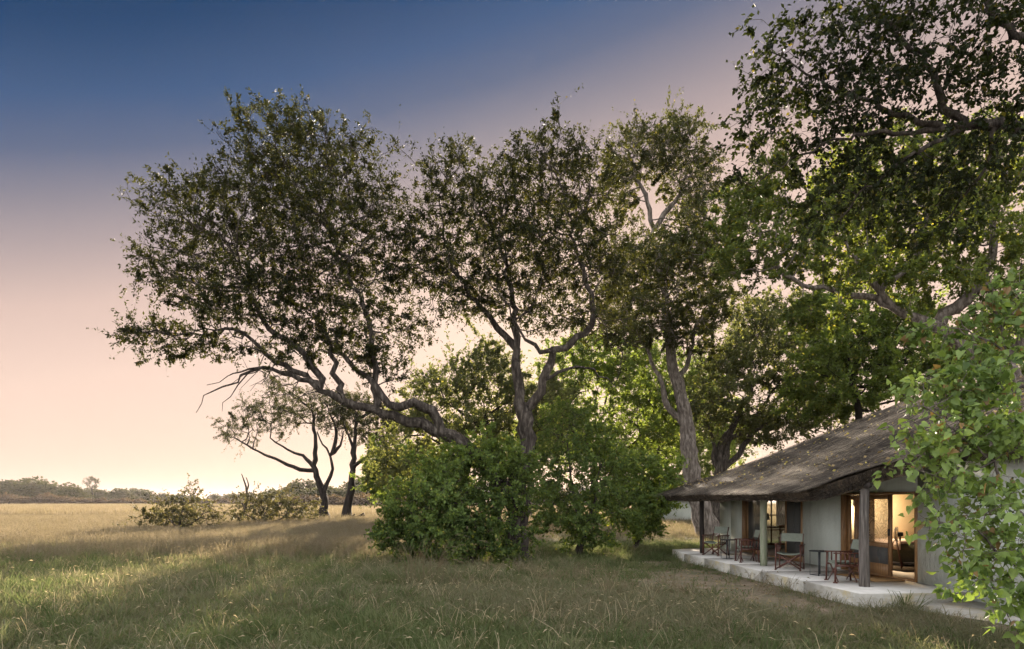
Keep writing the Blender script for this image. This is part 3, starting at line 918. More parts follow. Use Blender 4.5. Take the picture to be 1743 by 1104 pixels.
# --- pair of thorn trees on the plain
def acacia(name, label, base, stem, extra, lobes, seed):
    d = 63.0
    limbs = [([on_ground((base - CX) / FPX * d, d, -0.2)] + PL(d, *stem), 0.40, 0.12, 0.75)]
    for e in extra:
        limbs.append((PL(d, *e), 0.21, 0.06, 0.55))
    return make_tree(name, label, 'tree', limbs, [lobe(a, b, d + c, rx, ry, rd) for a, b, c, rx, ry, rd in lobes], seed, M['leaf_acacia'], M['bark_dark'],
                     step=0.6, kill=0.75, n_attr=1500, R0=0.55, rt=0.022, twigs=3, twig_len=0.8, nleaf=23000, leaf=0.18, wid=0.35, leaf_r=0.06, droop=0.5, wob=0.35,
                     group='thorn trees on the plain')
acacia('thorn_tree', 'dark thorn tree with two trunks joined at the base and crown spreading left', 553,
       [(552, 870), (548, 840), (540, 810), (536, 790), (537, 750), (532, 700)],
       [[(548, 840), (562, 810), (563, 775), (548, 755), (540, 735)], [(563, 778), (580, 755), (584, 735)], [(536, 805), (500, 795), (470, 782), (440, 768), (400, 745)],
        [(534, 797), (515, 775), (490, 765), (460, 745)], [(563, 775), (575, 740), (560, 700)]],
       [(405, 740, 0, 36, 12, 2.5), (440, 715, 0, 36, 14, 2.5), (455, 690, 1, 40, 14, 2.5), (500, 705, 0, 40, 20, 3), (540, 690, 0, 45, 22, 3), (480, 660, 0, 40, 12, 2.5), (570, 715, 1, 28, 22, 3), (380, 722, 0, 14, 8, 1.5)], 61)
acacia('thorn_tree', 'dark single-trunked thorn tree with a low dead branch on its right side', 591,
       [(592, 865), (597, 830), (601, 790), (604, 750), (605, 700)],
       [[(599, 800), (615, 785), (640, 772), (665, 768)], [(602, 780), (598, 750), (585, 720)], [(605, 720), (630, 700), (650, 690)]],
       [(600, 690, 0, 40, 22, 3), (640, 705, 0, 40, 20, 3), (655, 755, 0, 24, 16, 2), (625, 740, 1, 30, 14, 2.5), (670, 725, 0, 25, 20, 2.5)], 62)

# dead snag and fallen log on the plain
sg = empty('dead_snag', tuple(on_ground((418 - CX) / FPX * 72, 72, 0)))
mb = MB(); off = np.array(sg.location)
for pts, r0, r1 in ((((418, 878), (419, 850), (420, 835), (417, 822), (411, 806)), 0.20, 0.05), (((420, 835), (423, 825), (419, 812)), 0.11, 0.04), (((421, 845), (428, 838)), 0.08, 0.03), (((418, 862), (405, 850)), 0.1, 0.04)):
    sp = spline(PL(72, *pts), 0.4) - off
    mb.tube(sp, np.linspace(r0, r1, len(sp)), 7, True, 0.12)
mb.build('dead_wood', M['bark'], sg, True)
tag(sg, 'broken dead tree snag poking up behind the scrub on the plain', 'dead tree')
lg = empty('fallen_log', tuple(on_ground((600 - CX) / FPX * 62, 62, 0)))
mb = MB(); off = np.array(lg.location)
for pts, r0, r1 in ((((594, 889), (604, 883), (612, 879), (620, 875)), 0.24, 0.16), (((602, 884), (600, 878), (604, 875)), 0.12, 0.06)):
    sp = spline(PL(62, *pts), 0.3) - off
    mb.tube(sp, np.linspace(r0, r1, len(sp)), 8, True, 0.1)
mb.build('log', M['bark_dark'], lg, True)
tag(lg, 'dark fallen log lying at the foot of the right thorn tree', 'log')

# --- shrubs
def shrub(name, label, d, stems, lobes, seed, leafm, barkm, n_attr=700, leaf=0.1, per=8, step=0.25, kill=0.4, twigs=3, group=None, rt=0.006, heart=False, leaf_r=0.014, twig_len=0.3, R0=0.06, droop=0.3, wid=0.65, nleaf=None):
    limbs = []
    for s in stems:
        b = on_ground((s[0][0] - CX) / FPX * d, s[0][1], -0.05)
        limbs.append(([b] + [P(*q) for q in s[1:]], R0, R0 * 0.3, 0.15))
    first = limbs[0][0][0]
    for l in limbs[1:]:
        l[0][0] = l[0][0]
    return make_tree(name, label, 'shrub', limbs, lobes, seed, leafm, barkm, step=step, kill=kill, n_attr=n_attr, R0=R0, rt=rt, twigs=twigs, twig_len=twig_len, per=per,
                     leaf=leaf, wid=wid, nleaf=nleaf, droop=droop, group=group, wob=0.4, heart=heart, crown_name='foliage', wiggle=0.03, ksplit=0.03, tintscale=0.9, shrubby=True)

d = 21.4
shrub('thicket', 'dense green thicket wrapped round the foot of the forked trunk', d,
      [((800, 21.4), (800, 900, 21.4), (780, 820, 21.4)), ((800, 21.4), (720, 880, 21.2), (690, 850, 21.2)), ((800, 21.4), (840, 860, 21.6), (850, 790, 21.7))],
      [lobe(682, 855, 21.4, 30, 30, 1.0), lobe(720, 880, 21.2, 40, 45, 1.2), lobe(755, 830, 21.4, 55, 48, 1.4), lobe(800, 780, 21.7, 45, 24, 1.0), lobe(850, 790, 21.6, 42, 32, 1.0), lobe(838, 850, 21.3, 40, 48, 0.9), lobe(780, 895, 21.2, 70, 42, 1.2),
       lobe(672, 905, 21.3, 32, 30, 1.0), lobe(832, 925, 21.1, 44, 24, 0.8), lobe(872, 940, 21.5, 24, 12, 0.5), lobe(893, 815, 21.4, 24, 26, 0.6), lobe(830, 760, 21.7, 40, 18, 0.6, 1.0), lobe(770, 785, 21.6, 34, 18, 0.8), lobe(905, 900, 21.2, 16, 26, 0.4, 0.6), lobe(740, 915, 21.0, 50, 28, 0.8), lobe(655, 895, 21.5, 14, 26, 0.6), lobe(905, 850, 21.3, 14, 22, 0.4, 0.6)],
      71, M['leaf_bush'], M['bark'], n_attr=3600, leaf=0.10, nleaf=52000, twigs=3, step=0.2, kill=0.27, heart=False, leaf_r=0.013)
shrub('thicket', 'dark green thicket to the right of the forked trunk, reaching halfway up it', 25,
      [((985, 25), (985, 900, 25), (970, 800, 25), (965, 740, 25)), ((985, 25), (1010, 860, 25), (1020, 800, 25))],
      [lobe(958, 705, 25, 36, 26, 1.2), lobe(1010, 740, 25.4, 36, 32, 1.2), lobe(1050, 790, 25.6, 30, 36, 1.2), lobe(955, 760, 25, 42, 40, 1.4), lobe(1005, 790, 25, 45, 42, 1.5), lobe(945, 830, 25, 36, 45, 1.2), lobe(985, 875, 24.6, 52, 40, 1.3), lobe(1040, 850, 25, 32, 40, 1.2), lobe(922, 780, 25.2, 20, 46, 1.0), lobe(1020, 915, 24.4, 30, 16, 0.8), lobe(930, 890, 25.2, 26, 22, .6, 0.6)],
      72, M['leaf_bush'], M['bark'], n_attr=2800, leaf=0.105, nleaf=29000, step=0.24, kill=0.34, R0=0.09)
shrub('thicket', 'small rounded green bush left of the veranda step', 27.5,
      [((1080, 27.5), (1085, 880, 27.5), (1090, 850, 27.5)), ((1080, 27.5), (1105, 870, 27.5), (1120, 850, 27.5))],
      [lobe(1070, 800, 27.8, 40, 30, 1.2), lobe(1120, 815, 28, 30, 30, 1.2), lobe(1075, 840, 27.5, 34, 38, 1.2), lobe(1112, 855, 27.5, 34, 34, 1.2), lobe(1090, 885, 27.2, 36, 20, 1.1), lobe(1060, 870, 27.6, 24, 28, 0.9)],
      73, M['leaf_bush'], M['bark'], n_attr=1500, leaf=0.125, nleaf=22000, step=0.25, kill=0.36, R0=0.06)
shrub('scrub_bush', 'twiggy olive bush with pale leaves on the open plain, farthest left', 46,
      [((305, 46), (308, 880, 46), (315, 835, 46)), ((305, 46), (285, 880, 46), (270, 865, 46)), ((305, 46), (340, 880, 46), (350, 860, 46))],
      [lobe(310, 868, 46, 46, 20, 2), lobe(275, 880, 46, 30, 14, 1.6), lobe(345, 872, 46, 30, 20, 1.6), lobe(318, 836, 46, 26, 10, 1.2, 0.6)],
      74, M['leaf_scrub'], M['bark'], n_attr=900, leaf=0.15, nleaf=6000, step=0.4, kill=0.6, R0=0.08, rt=0.018, leaf_r=0.035, twig_len=0.6, group='bushes on the plain')
shrub('scrub_bush', 'wide straggly olive bush left of the thorn trees', 54,
      [((455, 54), (450, 875, 54), (440, 850, 54)), ((455, 54), (490, 875, 54), (500, 858, 54)), ((455, 54), (420, 875, 54), (415, 860, 54))],
      [lobe(440, 855, 54, 38, 18, 2), lobe(480, 868, 54, 40, 18, 2), lobe(515, 870, 54, 26, 16, 1.6), lobe(420, 872, 54, 28, 14, 1.6), lobe(470, 845, 54, 24, 8, 1.4, 0.6)],
      75, M['leaf_scrub'], M['bark'], n_attr=1000, leaf=0.16, nleaf=7000, step=0.45, kill=0.65, R0=0.08, rt=0.02, leaf_r=0.04, twig_len=0.65, group='bushes on the plain')

# --- far treeline: individual trees sharing a few crowns
def far_crown(seed, w, h, n, leaf):
    r = np.random.default_rng(seed)
    cl = []
    for i in range(16):
        a = r.uniform(0, 6.28); q = math.sqrt(r.uniform(0, 1))
        cl.append((q * math.cos(a) * w * 0.36, q * math.sin(a) * w * 0.36, h * (0.30 + 0.5 * (1 - q * q) * r.uniform(0.5, 1.0)), w * r.uniform(0.14, 0.22)))
    mb = MB()
    for x, y, z, s in cl:
        k = n // 16
        q = unit(r.standard_normal((k, 3))) * (r.uniform(0.3, 1, k) ** 0.4)[:, None] * np.array((s, s, s * 0.75))
        pos = np.array((x, y, z)) + q
        leaves(mb, pos, unit(r.standard_normal((k, 3)) + q * 0.3), leaf, 0.7, r, tint=np.clip(r.normal(0.5, 0.25, k), 0, 0.94))
    me = mb.mesh('far_crown', False, True)
    tr = MB()
    sp = np.array([(0, 0, -0.5), (0.1, 0, h * 0.15), (0, 0.1, h * 0.5)])
    tr.tube(sp, [0.4, 0.3, 0.15], 6)
    for x, y, z, s in cl[:6]:
        tr.tube([(0, 0, h * 0.25), (x * 0.5, y * 0.5, z * 0.75), (x, y, z)], [0.18, 0.1, 0.04], 4)
    return me, tr.mesh('far_trunk', True)

FC = [far_crown(101, 15, 12, 2600, 0.85), far_crown(102, 19, 11, 3000, 0.9), far_crown(103, 11, 12, 2200, 0.8)]
for me, tr in FC:
    me.materials.append(M['leaf_far']); tr.materials.append(M['bark_dark'])
FS = far_crown(104, 9, 4.6, 1800, 0.6); FS[0].materials.append(M['leaf_far_brown']); FS[1].materials.append(M['bark_dark'])
r_ = np.random.default_rng(5)
def far_tree(name, label, group, px, top, d, meshes, h0, scale=None):
    x = (px - CX) / FPX * d
    h = (2 + (HOR - top) / FPX * d) * 1.12
    s = h / (h0 * 0.98) if scale is None else scale
    o = empty(name, (x, d, 0), r_.uniform(0, 6.28))
    o.scale = (s * r_.uniform(1.3, 1.8), s * r_.uniform(1.3, 1.8), s)
    tag(o, label, 'tree' if 'tree' in name else 'shrub', group)
    for nm, me in (('crown', meshes[0]), ('trunk', meshes[1])):
        c = bpy.data.objects.new(nm, me); COL.objects.link(c); c.parent = o
LBL_F = 'rounded dull green tree in the far treeline beyond the dry grass'
for i, (px, top) in enumerate([(-40, 822), (-8, 824), (22, 820), (52, 818), (76, 822), (98, 834), (120, 830), (142, 832), (178, 836), (204, 834), (228, 832), (250, 838), (276, 840), (300, 841), (330, 842), (362, 841), (395, 840),
                              (425, 838), (455, 838), (480, 832), (505, 824), (522, 822), (548, 830), (575, 832), (610, 822), (632, 820), (655, 824), (690, 828), (735, 826), (785, 824), (840, 822), (890, 826), (940, 822), (995, 826), (1050, 822), (1105, 826), (1160, 822), (1220, 826), (1290, 815), (1360, 815)]):
    far_tree('treeline_tree', LBL_F, 'far treeline', px + r_.uniform(-4, 4), top + 2, r_.uniform(330, 420) if px < 470 else r_.uniform(200, 260), FC[i % 3], 9.6 if i % 3 == 1 else 10.6)
for i, (px, top) in enumerate([(15, 844), (48, 848), (86, 844), (118, 848), (144, 850), (215, 850), (60, 852), (268, 852), (172, 850), (193, 851), (238, 851), (295, 851), (322, 851), (350, 851), (378, 850), (405, 851), (432, 851), (458, 850)]):
    far_tree('treeline_shrub', 'low brownish dome-shaped shrub at the foot of the far treeline', 'shrubs below the far treeline', px, top, 300 + r_.uniform(-6, 6), FS, 3.9)
for px in (486, 515, 540, 566, 590, 615, 640, 668, 700, 735, 775, 815, 860, 905, 950, 1000, 1050, 1100, 1150):
    far_tree('treeline_shrub', 'low dull shrub under the far trees seen behind the trunks', 'shrubs under the far trees', px + r_.uniform(-5, 5), 848 + r_.uniform(-2, 2), 185 + r_.uniform(-6, 6), FS, 3.9)
# the lone thin tree above the treeline
d = 370
limbs = [([np.array(((158 - CX) / FPX * d, d, -0.3))] + PL(d, (158, 850), (157, 838), (156, 828)), 0.55, 0.2, 0.7), (PL(d, (157, 834), (150, 825), (147, 820)), 0.2, 0.1, 0.5), (PL(d, (156, 830), (163, 822)), 0.2, 0.1, 0.5)]
make_tree('lone_tree', 'thin open-crowned tree standing taller than the rest of the far treeline', 'tree', limbs,
          [lobe(147, 821, d, 7, 2.5, 2), lobe(157, 815, d, 9, 3, 2.5), lobe(165, 820, d, 5, 2.5, 2), lobe(160, 828, d, 6, 2, 2)], 81, M['leaf_far'], M['bark_dark'],
          step=0.9, kill=1.2, n_attr=160, R0=0.5, rt=0.06, twigs=3, twig_len=1.1, nleaf=1400, leaf=0.55, leaf_r=0.2, wob=0.4)

# ------------------------------------------------------------------ thatched cottage (local x = into the house, y = away along the wall)
HZ = 0.26
cot = empty('thatched_cottage', HW(0, 0), HR)
tag(cot, 'sage green cottage with a dark thatched roof and open veranda', 'cottage')
U_END, V_RIDGE, V_BACK = 12.75, 5.2, 10.3


def f_slope(a):
    return 2.26 + 0.40 * a + 0.022 * a * a


def v_eave(u):
    """front eave line: veranda eave, rounded off at both ends"""
    u = np.asarray(u, float)
    s = np.clip((1.55 - u) / 1.75, 0, 1); s = s * s * (3 - 2 * s)
    e = np.clip((u - 11.9) / 0.85, 0, 1)
    return 0.10 + 1.62 * s + 0.45 * e ** 2.2


def z_roof(v, u):
    a = np.minimum(v - 0.10, V_BACK - v)
    b = (U_END - u) * 0.78
    k = 0.25
    h = np.clip(0.5 + 0.5 * (b - a) / k, 0, 1)
    m = b * (1 - h) + a * h - k * h * (1 - h)
    m = np.minimum(m, V_RIDGE - 0.1 - 0.12)
    z = f_slope(np.maximum(m, -0.1))
    lift = np.exp(-((u - 0.55) / 0.75) ** 2) * np.clip(1 - (v - 0.3) / 1.8, 0, 1) * 0.16
    return z + lift


us = np.concatenate([np.linspace(-4.5, -0.4, 14), np.linspace(-0.3, 1.9, 30), np.linspace(2.05, U_END, 86)])
nt_ = 60
ts = np.linspace(0, 1, nt_)
UU, TT = np.meshgrid(us, ts, indexing='ij')
VE = v_eave(UU)
VV = VE + TT * (V_BACK - 0.1 - VE)
rr_ = np.random.default_rng(3)
lump = 0.025 * sn(VV * 0.5, UU * 3.0, 1.0) + 0.016 * rr_.standard_normal(UU.shape) * 0.5
ZT = z_roof(VV, UU) + lump
TH = 0.26 + 0.02 * sn(UU * 2, UU * 0, 1.0)
roof = MB()
nu, nv = UU.shape
top = np.stack([VV, UU, ZT], -1)
# underside pulled slightly in
bot = np.stack([VV + (0.5 - TT) * 0.28, UU - 0.06 * (UU > 12.5), ZT - TH], -1)
mid = np.stack([VV - (0.5 - TT) * 0.04, UU, ZT - TH * 0.35], -1)
ii = np.arange(nu * nv).reshape(nu, nv)
quad = lambda I: np.stack([I[:-1, :-1], I[:-1, 1:], I[1:, 1:], I[1:, :-1]], -1).reshape(-1, 4)
roof.add(top.reshape(-1, 3), quad(ii)[:, ::-1])
roof.add(bot.reshape(-1, 3), quad(ii))
# rim: top -> mid -> bottom, all around
ring = [(i, 0) for i in range(nu)] + [(nu - 1, j) for j in range(1, nv)] + [(i, nv - 1) for i in range(nu - 2, -1, -1)] + [(0, j) for j in range(nv - 2, 0, -1)]
Rt = np.array([top[q] for q in ring]); Rb = np.array([bot[q] for q in ring]); Rm = np.array([mid[q] for q in ring])
kk = len(ring)
rv = np.concatenate([Rt, Rm, Rb])
rf = []
for l in range(2):
    for i in range(kk):
        rf.append((l*kk + i, l*kk + (i+1) % kk, (l+1)*kk + (i+1) % kk, (l+1)*kk + i))
roof.add(rv, rf)
roof_o = roof.build('roof', M['thatch'], cot, True)

# loose straw over the thatch and the ragged cut eave: one mass
st = MB()
n = 42000
su = rr_.uniform(-3.0, U_END - 0.05, n)
stt = rr_.uniform(0, 0.5, n) ** 1.1
sv = v_eave(su) + stt * (V_BACK - 0.1 - v_eave(su))
def grad_down(v, u):
    e = 0.05
    gv = (z_roof(v + e, u) - z_roof(v - e, u)) / (2*e); gu = (z_roof(v, u + e) - z_roof(v, u - e)) / (2*e)
    d = np.stack([-gv, -gu, -(gv*gv + gu*gu)], -1)
    nrm = unit(np.stack([-gv, -gu, np.ones_like(gv)], -1))
    return unit(d), nrm
dn, nr = grad_down(sv, su)
base = np.stack([sv, su, z_roof(sv, su)], -1)
lat = unit(np.cross(dn, nr))
dn2 = unit(dn + lat * rr_.normal(0, 0.10, (n, 1)))
Ls = rr_.uniform(0.15, 0.5, (n, 1)); Ws = rr_.uniform(0.006, 0.016, (n, 1))
h0 = 0.035 + rr_.uniform(0, 0.025, (n, 1))
p0 = base + nr * (h0 - 0.015); p1 = base + dn2 * Ls + nr * (h0 + rr_.uniform(0, 0.02, (n, 1)))
V4 = np.stack([p0 - lat*Ws, p0 + lat*Ws, p1 + lat*Ws*0.5, p1 - lat*Ws*0.5], 1).reshape(-1, 3)
tn = np.clip(0.45 + 0.3 * sn(su * 3, sv * 0.25, 1.0) + rr_.normal(0, 0.3, n), 0, 1)
st.add(V4, (np.arange(n)*4)[:, None] + np.arange(4), tn)
# eave stubble
n = 15000
su = np.concatenate([rr_.uniform(-3.5, U_END, n - 4000), rr_.uniform(-0.4, 2.0, 4000)]); sv = v_eave(su)
hh = rr_.uniform(0, 1, n)
dn, nr = grad_down(sv + 0.02, su)
p0 = np.stack([sv + 0.10 * hh + 0.03, su, z_roof(sv, su) - 0.01 - hh * 0.22], -1)
e2 = 0.05
tang = unit(np.stack([v_eave(su + e2) - v_eave(su - e2), np.full(n, 2*e2), z_roof(v_eave(su + e2), su + e2) - z_roof(v_eave(su - e2), su - e2)], -1))
outw = unit(np.cross(tang, np.array((0, 0, 1.0)))) * -1
outw[:, 0] = -np.abs(outw[:, 0])
dd = unit(outw + np.array((0, 0, -0.30)) + rr_.normal(0, 0.15, (n, 3)))
p1 = p0 + dd * rr_.uniform(0.04, 0.10, (n, 1))
sd_ = unit(np.cross(dd, rr_.standard_normal((n, 3)))) * rr_.uniform(0.004, 0.009, (n, 1))
V4 = np.stack([p0 - sd_, p0 + sd_, p1 + sd_*0.6, p1 - sd_*0.6], 1).reshape(-1, 3)
st.add(V4, (np.arange(n)*4)[:, None] + np.arange(4), np.clip(rr_.normal(0.35, 0.2, n), 0, 0.85))
so = st.build('straw', M['straw'], roof_o, False, True); so['kind'] = 'stuff'

# leaves fallen on the thatch
fl = MB(); n = 750
su = rr_.uniform(-1.5, 12.2, n); sv = v_eave(su) + rr_.uniform(0.02, 0.48, n) * (V_BACK - 0.1 - v_eave(su))
dn, nr = grad_down(sv, su)
pp = np.stack([sv, su, z_roof(sv, su)], -1) + nr * 0.075
leaves(fl, pp, unit(np.cross(nr, rr_.standard_normal((n, 3)))), 0.075, 0.7, rr_, tint=np.clip(rr_.normal(0.7, 0.25, n), 0, 1))
fo = fl.build('fallen_leaves', M['litter'], None, False, True)
fo.location = cot.location; fo.rotation_euler = cot.rotation_euler
tag(fo, 'yellow fallen leaves scattered over the dark thatch', 'leaves', kind='stuff')

# slab, apron and step
cuts = [0.0, 2.05, 4.1, 6.0, 7.9, 9.7]
polys = [[(0, a + (0.0012 if a else 0)), (2.255, a + 0.0012), (2.255, b - 0.0012), (0, b - 0.0012)] for a, b in zip(cuts[:-1], cuts[1:])]
polys.append([(0.0, 9.7012), (2.255, 9.7012), (2.255, 12.3), (1.2, 12.1), (0.22, 11.6)])
slab_root = empty('veranda_slab', (0, 0, 0), 0, cot)
for pg in polys:
    cx_, cy_ = np.mean([p[0] for p in pg]), np.mean([p[1] for p in pg])
    sl = MB()
    top_ = [(p[0] + (cx_ - p[0]) * 0.006, p[1]) for p in pg]
    n_ = len(pg)
    sl.add([(x, y, -0.3) for x, y in pg] + [(x, y, HZ - 0.012) for x, y in pg] + [(x, y, HZ) for x, y in top_], [(i, (i+1) % n_, n_ + (i+1) % n_, n_ + i) for i in range(n_)] + [(n_ + i, n_ + (i+1) % n_, 2*n_ + (i+1) % n_, 2*n_ + i) for i in range(n_)])
    sl.f.setdefault(n_, []).append(np.array([list(range(2*n_, 3*n_))])); sl.t.setdefault(n_, []).append(np.full(1, .5))
    ob = sl.build('slab_section', M['concrete_edge'], slab_root)
    ob.data.materials.append(M['concrete'])
    for p in ob.data.polygons:
        if p.normal.z > 0.9: p.material_index = 1
sl = MB(); sl.prism([(0.80, -0.012), (1.32, -1.7), (1.5, -4.0), (2.255, -4.0), (2.255, -0.035), (1.5, -0.03)], -0.3, 0.10)
sl.build('apron', M['concrete_edge'], cot)

# front wall with two wide door openings
WV0, WV1 = 2.26, 2.46
w = MB()
def wall_seg(mb, u0, u1, z0, zt0, zt1):
    v = [(WV0, u0, z0), (WV1, u0, z0), (WV1, u1, z0), (WV0, u1, z0), (WV0, u0, zt0), (WV1, u0, zt0), (WV1, u1, zt1), (WV0, u1, zt1)]
    mb.add(v, [(3, 2, 1, 0), (4, 5, 6, 7), (0, 1, 5, 4), (1, 2, 6, 5), (2, 3, 7, 6), (3, 0, 4, 7)])
DT = 2.20
wall_seg(w, -4.4, 1.55, -0.2, 2.92, 2.92); wall_seg(w, 4.40, 6.33, -0.2, 2.92, 2.92)
wall_seg(w, 10.34, 11.3, -0.2, 2.92, 2.62); wall_seg(w, 11.3, 12.3, -0.2, 2.62, 2.24)
wall_seg(w, 1.55, 4.40, DT, 2.92, 2.92); wall_seg(w, 6.33, 10.34, DT, 2.92, 2.92)
w.build('wall', M['plaster'], cot)
# rough plaster skin on the far stretch of wall and other hand-trowelled stretches comes from the material
iw = MB()
iw.box((7.9, -4.2, -0.2), (8.1, 12.1, 2.8))                 # back wall
iw.box((2.47, -4.4, -0.2), (8.1, -4.2, 2.6))                # near end
iw.box((2.47, 5.95, 0.0), (7.9, 6.1, 2.75))                 # partition
iw.build('inner_wall', M['plaster_in'], cot)
ew = MB()                                                   # far end wall with a glazed opening v 3.4..4.9
for a, b in (((2.47, 12.12, -0.2), (3.38, 12.3, 2.2)), ((4.92, 12.12, -0.2), (8.1, 12.3, 2.2)), ((3.38, 12.12, 2.1), (4.92, 12.3, 2.2)), ((3.38, 12.12, -0.2), (4.92, 12.3, 0.36))):
    ew.box(a, b)
ew.build('wall', M['plaster'], cot)
MB().box((2.27, -4.2, 0.0), (7.9, 12.11, HZ - 0.004)).build('room_floor', M['tile_floor'], cot)
# ceiling boards hidden above the rooms
MB().box((2.47, -4.2, 2.66), (7.9, 10.9, 2.70)).build('ceiling', M['plaster_in'], cot)


def glazed_panel(mb_wood, u0, u1, v, z0, z1, st=0.09, mid=None, kick=None, th=0.045):
    a, b = v, v + th
    mb_wood.box((a, u0, z0), (b, u0 + st, z1)); mb_wood.box((a, u1 - st, z0), (b, u1, z1))
    mb_wood.box((a + .002, u0 + st, z1 - st), (b - .002, u1 - st, z1)); mb_wood.box((a + .002, u0 + st, z0), (b - .002, u1 - st, z0 + (kick or st)))
    if mid: mb_wood.box((a + .002, u0 + st, mid - st / 2), (b - .002, u1 - st, mid + st / 2))


def frame(name, u0, u1):
    mb = MB()
    mb.box((2.235, u0, HZ + 0.002), (2.475, u0 + 0.06, DT)); mb.box((2.235, u1 - 0.06, HZ + 0.002), (2.475, u1, DT))
    mb.box((2.232, u0 + 0.06, DT - 0.06), (2.475, u1 - 0.06, DT - 0.002))
    mb.box((2.29, u0 + 0.06, HZ + 0.002), (2.44, u1 - 0.06, HZ + 0.022))
    return mb.build(name, M['teak'], cot)


# right doorway
z0, z1 = HZ + 0.025, DT - 0.062
dr = frame('door_frame', 1.56, 4.39)
p = MB(); glazed_panel(p, 2.50, 3.44, 2.30, z0, z1, 0.10, mid=0.98, kick=0.26)
pd = p.build('sliding_door', M['teak'], cot)
MB().box((2.320, 2.60, 1.03), (2.324, 3.34, z1 - 0.10)).build('lace_pane', M['lace'], pd)
MB().box((2.320, 2.60, z0 + 0.26), (2.324, 3.34, 0.93)).build('screen_pane', M['screen'], pd)
h = MB(); h.box((2.268, 2.53, 1.20), (2.302, 2.57, 1.36)); h.build('handle', M['iron'], pd)
p = MB(); glazed_panel(p, 3.42, 4.32, 2.365, z0, z1, 0.12, mid=0.98, kick=0.30)
pd = p.build('sliding_door', M['teak'], cot)
MB().box((2.386, 3.54, 1.03), (2.389, 4.20, z1 - 0.12)).build('screen_pane', M['glass'], pd)
MB().box((2.386, 3.54, z0 + 0.30), (2.389, 4.20, 0.93)).build('screen_pane', M['screen'], pd)
# wooden inner door folded back behind it
p = MB(); glazed_panel(p, 3.50, 4.28, 2.52, z0, z1, 0.11, mid=1.15, kick=0.2)
pi_ = p.build('inner_door', M['teak'], cot)
MB().box((2.537, 3.61, 1.205), (2.549, 4.17, z1 - 0.11)).build('panel', M['teak'], pi_)
MB().box((2.537, 3.61, z0 + 0.2), (2.549, 4.17, 1.095)).build('panel', M['teak'], pi_)

# left doorway
dl = frame('door_frame', 6.34, 10.33)
for (u0, u1) in ((8.98, 10.10), (6.44, 7.46)):
    p = MB(); glazed_panel(p, u0, u1, 2.31, z0, z1, 0.075, mid=None, kick=0.12)
    pd = p.build('sliding_door', M['teak'], cot)
    MB().box((2.330, u0 + 0.075, z0 + 0.12), (2.334, u1 - 0.075, z1 - 0.075)).build('screen_pane', M['screen'], pd)
# curtain at the edge of the doorway
def curtain(name, v, u0, u1, z0, z1, parent, along='u', waves=7, amp=0.03):
    mb = MB(); n = 60
    t = np.linspace(0, 1, n); off = amp * np.sin(t * waves * 2 * math.pi)
    if along == 'u': a = np.stack([v + off, u0 + (u1 - u0) * t], 1)
    else: a = np.stack([u0 + (u1 - u0) * t, v + off], 1)
    V_ = np.concatenate([np.c_[a, np.full(n, z0)], np.c_[a, np.full(n, z1)]])
    mb.add(V_, [(i, i + 1, n + i + 1, n + i) for i in range(n - 1)])
    return mb.build(name, M['curtain'], parent, True)
curtain('curtain', 2.62, 6.42, 6.75, HZ + 0.03, 2.15, cot, waves=4)
# glazed end window with bars, panes and half curtains
wf = MB()
for a, b in ((3.38, 3.45), (4.85, 4.92)): wf.box((a, 12.14, 0.36), (b, 12.26, 2.1))
wf.box((3.45, 12.142, 2.03), (4.85, 12.258, 2.098)); wf.box((3.45, 12.142, 0.362), (4.85, 12.258, 0.44))
wfo = wf.build('window_frame', M['teak'], cot)
for v in (3.80, 4.18, 4.54): MB().box((v - 0.018, 12.17, 0.44), (v + 0.018, 12.22, 2.03)).build('glazing_bar', M['teak'], wfo)
for z in (0.92, 1.47): MB().box((3.45, 12.174, z - 0.02), (4.85, 12.216, z + 0.02)).build('glazing_bar', M['teak'], wfo)
vs = [3.45, 3.80, 4.18, 4.54, 4.85]; zs = [0.44, 0.92, 1.47, 2.03]
for i in range(4):
    for j in range(3):
        MB().box((vs[i] + 0.018, 12.19, zs[j] + 0.02), (vs[i+1] - 0.018, 12.195, zs[j+1] - 0.02)).build('pane', M['glass'], wfo)
curtain('curtain', 12.06, 4.30, 4.9, 1.0, 2.08, wfo, 'v', 6, 0.02)

# posts
def post(v, u, r0, r1, zt, mat, lean=0.0):
    mb = MB(); n = 9
    z = np.linspace(HZ - 0.02, zt, n)
    pts = np.stack([v + lean * np.linspace(0, 1, n) + 0.008 * np.sin(z * 3), u + 0.01 * np.sin(z * 2.2), z], 1)
    mb.tube(pts, np.linspace(r0, r1, n), 12, True, 0.03)
    return mb.build('post', mat, cot, True)
tag(post(0.74, 1.03, 0.105, 0.085, 2.38, M['pole_grey']), 'thick weathered grey timber post')
tag(post(0.73, 5.50, 0.095, 0.09, 2.30, M['pole_green']), 'pale greenish round timber post')
tag(post(0.68, 9.92, 0.075, 0.07, 2.30, M['pole_dark']), 'thin dark stained timber post')
mb = MB(); uu = np.linspace(0.8, 12.0, 20)
mb.tube(np.stack([np.full(20, 0.72), uu, z_roof(np.full(20, 0.72), uu) - 0.31], 1), 0.055, 8, True, 0.03)
mb.build('eave_beam', M['pole_dark'], cot, True)
for u in np.arange(1.1, 11.8, 0.95):
    vv = np.linspace(0.45, 2.3, 6)
    MB().tube(np.stack([vv, np.full(6, u), z_roof(vv, np.full(6, u)) - 0.265], 1), 0.035, 6, True, 0.03).build('rafter', M['pole_dark'], cot, True)

